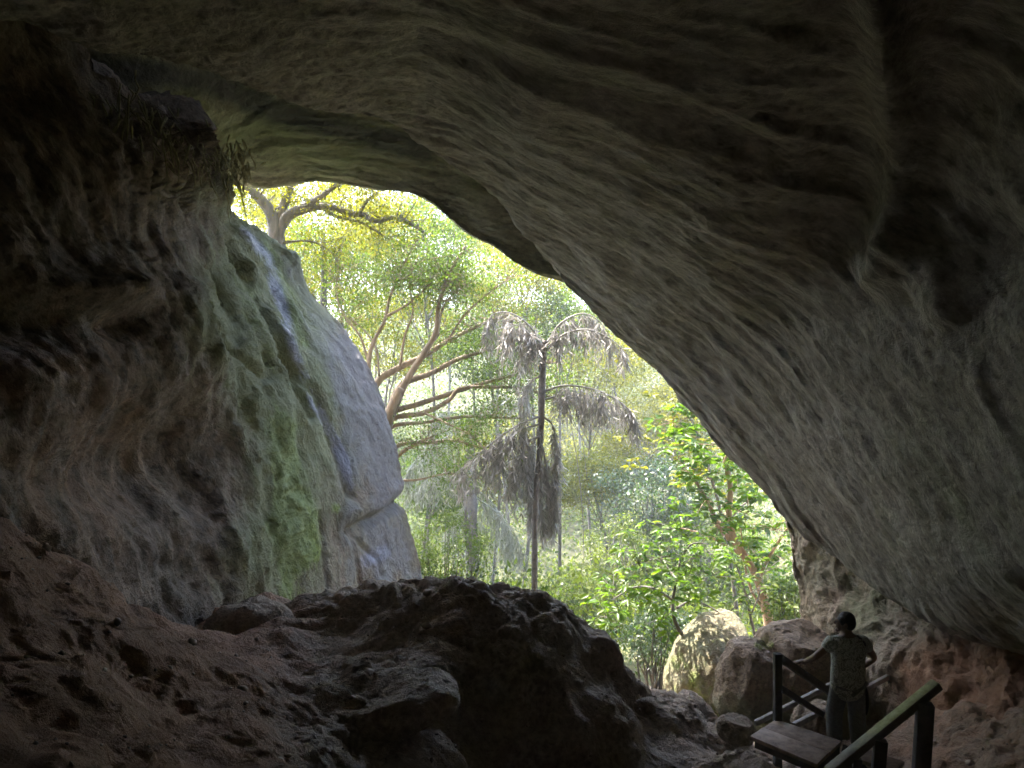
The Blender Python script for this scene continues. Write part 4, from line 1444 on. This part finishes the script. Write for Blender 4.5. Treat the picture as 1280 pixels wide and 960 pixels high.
vadd(pp(.172, .065, .93), .0095, t1)
body = skin_mesh('body', V, E, R, M['skin'], per)

# face, ears: the head is turned to the left of the picture
fc_ = MB()


def ellipsoid(mb, c, r, n=(14, 20), noise_=0, yaw=0.0):
    th = np.linspace(.001, np.pi - .001, n[0]); ph = np.linspace(0, 2 * np.pi, n[1])
    T, Q = np.meshgrid(th, ph, indexing='ij')
    D = np.stack([np.sin(T) * np.cos(Q), np.sin(T) * np.sin(Q), np.cos(T)], 2).reshape(-1, 3)
    P = D * np.asarray(r)
    if noise_: P = P * (1 + noise_ * fbm(D * 4 + 3, 3)[:, None])
    cs, sn = math.cos(yaw), math.sin(yaw)
    P = np.column_stack([P[:, 0] * cs - P[:, 1] * sn, P[:, 0] * sn + P[:, 1] * cs, P[:, 2]])
    mb.add(P + np.asarray(c), grid_faces(*n))


hc = pp(-.012, .03, 1.53)
fw = np.array([-.86, .5, 0])      # where the face looks
sd_ = np.array([fw[1], -fw[0], 0])
fm = MB()
ellipsoid(fm, hc + fw * .055 + dz * -.01, (.05, .062, .085), yaw=math.atan2(fw[1], fw[0]))
ellipsoid(fm, hc + fw * .108 + dz * -.005, (.022, .016, .024), yaw=math.atan2(fw[1], fw[0]))      # nose
ellipsoid(fm, hc + fw * .097 + dz * .03, (.014, .05, .012), yaw=math.atan2(fw[1], fw[0]))         # brow
ellipsoid(fm, hc + fw * .095 + dz * -.05, (.014, .026, .009), yaw=math.atan2(fw[1], fw[0]))       # lips
ellipsoid(fm, hc + fw * .085 + dz * -.088, (.024, .026, .02), yaw=math.atan2(fw[1], fw[0]))       # chin
fm.build('face', M['skin'], per)
for s in (-1, 1):
    e = MB()
    ellipsoid(e, hc + sd_ * s * .085 - fw * .012 + dz * -.01, (.022, .012, .034), yaw=math.atan2(fw[1], fw[0]))
    e.build('ear', M['skin'], per)
    e = MB()
    ellipsoid(e, hc + fw * .096 + sd_ * s * .032 + dz * .012, (.01, .012, .008))
    e.build('eye', M['shoe'], per)
hm = MB()
ellipsoid(hm, hc - fw * .014 + dz * .045, (.094, .094, .088), (36, 48), .06)
ellipsoid(hm, hc - fw * .034 + dz * .008, (.08, .082, .088), (30, 40), .06)
hm.build('hair', M['hair'], per)

# shirt
SV = [pp(0, 0, .63), pp(0, 0, .88), pp(0, 0, 1.05), pp(0, 0, 1.22), pp(0, .0, 1.335), pp(0, .01, 1.385),
      pp(-.175, 0, 1.325), pp(-.27, .03, 1.215), pp(.175, 0, 1.325), pp(.275, .02, 1.21)]
SE = [(0, 1), (1, 2), (2, 3), (3, 4), (4, 5), (4, 6), (6, 7), (4, 8), (8, 9)]
SR = [(.215, .15), (.212, .15), (.2, .145), (.2, .14), (.155, .11), (.085, .075), .088, .085, .088, .085]
skin_mesh('shirt', SV, SE, SR, M['shirt'], per, 3)
# trousers
TV = [pp(0, 0, .93)]
TR = [(.155, .12)]
TE = []
for s, kx, ky in ((-1, -.02, .05), (1, .01, -.01)):
    n0 = len(TV)
    TV += [pp(s * .09, 0, .82), pp(s * .105 + kx, .03 + ky, .47), pp(s * .108 + kx, .0 + ky, .25), pp(s * .11 + kx, .0 + ky, .09)]
    TR += [.115, .1, .092, .09]
    TE += [(0, n0), (n0, n0 + 1), (n0 + 1, n0 + 2), (n0 + 2, n0 + 3)]
skin_mesh('trousers', TV, TE, TR, M['trousers'], per)
for s, kx, ky in ((-1, -.02, .05), (1, .01, -.01)):
    m = MB()
    ellipsoid(m, pp(s * .112 + kx, .06 + ky, .045), (.05, .145, .05))
    m.build('shoe', M['shoe'], per)

bg = MB()
bc = pp(.215, .06, .64)
ellipsoid(bg, bc, (.035, .1, .19), (20, 26), .06)
bag = bg.build('shoulder_bag', M['bag'])
st = MB()
st.tube([bc + dz * .17 + FX * -.01, pp(.2, .02, .95), pp(.19, -.0, 1.15), pp(.16, -.09, 1.33), pp(.08, -.06, 1.42)], .012, 6, .05)
sb = st.build('strap', M['bag'], bag)
tag(bag, 'slim dark bag hanging at the right hip of the person', 'bag')

HAZE = .0025
# ------------------------------------------------------------------ camera and daylight
cam = bpy.data.cameras.new('camera')
cam.sensor_fit = 'HORIZONTAL'
cam.sensor_width = 36.0
cam.lens = 36.0 * F / 1280.0
cam.clip_end = 2000
cam.clip_start = .05
co_ = bpy.data.objects.new('camera', cam)
co_.location = EYE
co_.rotation_euler = (math.radians(90), 0, 0)
COL.objects.link(co_)
scene.camera = co_

SUN_EL, SUN_AZ = math.radians(62), math.radians(-62)      # azimuth from +Y towards +X
sun = bpy.data.lights.new('sun', 'SUN')
sun.energy = 2.1
sun.angle = math.radians(.5)
sun.color = (1, .95, .86)
so = bpy.data.objects.new('sun', sun)
sd = Vector((math.sin(SUN_AZ) * math.cos(SUN_EL), math.cos(SUN_AZ) * math.cos(SUN_EL), math.sin(SUN_EL)))
so.rotation_euler = (-sd).to_track_quat('-Z', 'Y').to_euler()
so.location = (20, 20, 60)
COL.objects.link(so)
w = bpy.data.worlds.new('World')
scene.world = w
w.use_nodes = True
wt = w.node_tree
sky = wt.nodes.new('ShaderNodeTexSky')
sky.sky_type = 'NISHITA'
sky.sun_disc = False
sky.sun_elevation = SUN_EL
sky.sun_rotation = SUN_AZ
sky.air_density = 1.0
sky.dust_density = 2.5
wt.links.new(sky.outputs[0], wt.nodes['Background'].inputs['Color'])
wt.nodes['Background'].inputs['Strength'].default_value = .15
scene.view_settings.view_transform = 'Standard'
scene.view_settings.look = 'None'
scene.view_settings.gamma = 1
scene.view_settings.use_curve_mapping = False
scene.view_settings.exposure = 3.9
cy = scene.cycles
cy.max_bounces = 9
cy.diffuse_bounces = 6
cy.glossy_bounces = 3
cy.transmission_bounces = 6
cy.use_denoising = True
cy.sample_clamp_indirect = 6

# thin damp air filling cave and forest
if HAZE:
    hz = NT('haze_air')
    hv = hz.n('VolumePrincipled', Density=HAZE, Anisotropy=.2)
    hv.inputs['Color'].default_value = (.92, .95, 1, 1)
    hz.link(hv.outputs[0], hz.out.inputs['Volume'])
    hb = MB()
    hb.box((0, 190, 20), (330, 0, 0), (0, 230, 0), (0, 0, 30))
    tag(hb.build('haze', hz.m, None, False), kind='stuff')
    cy.volume_bounces = 1

cy.adaptive_threshold = .02
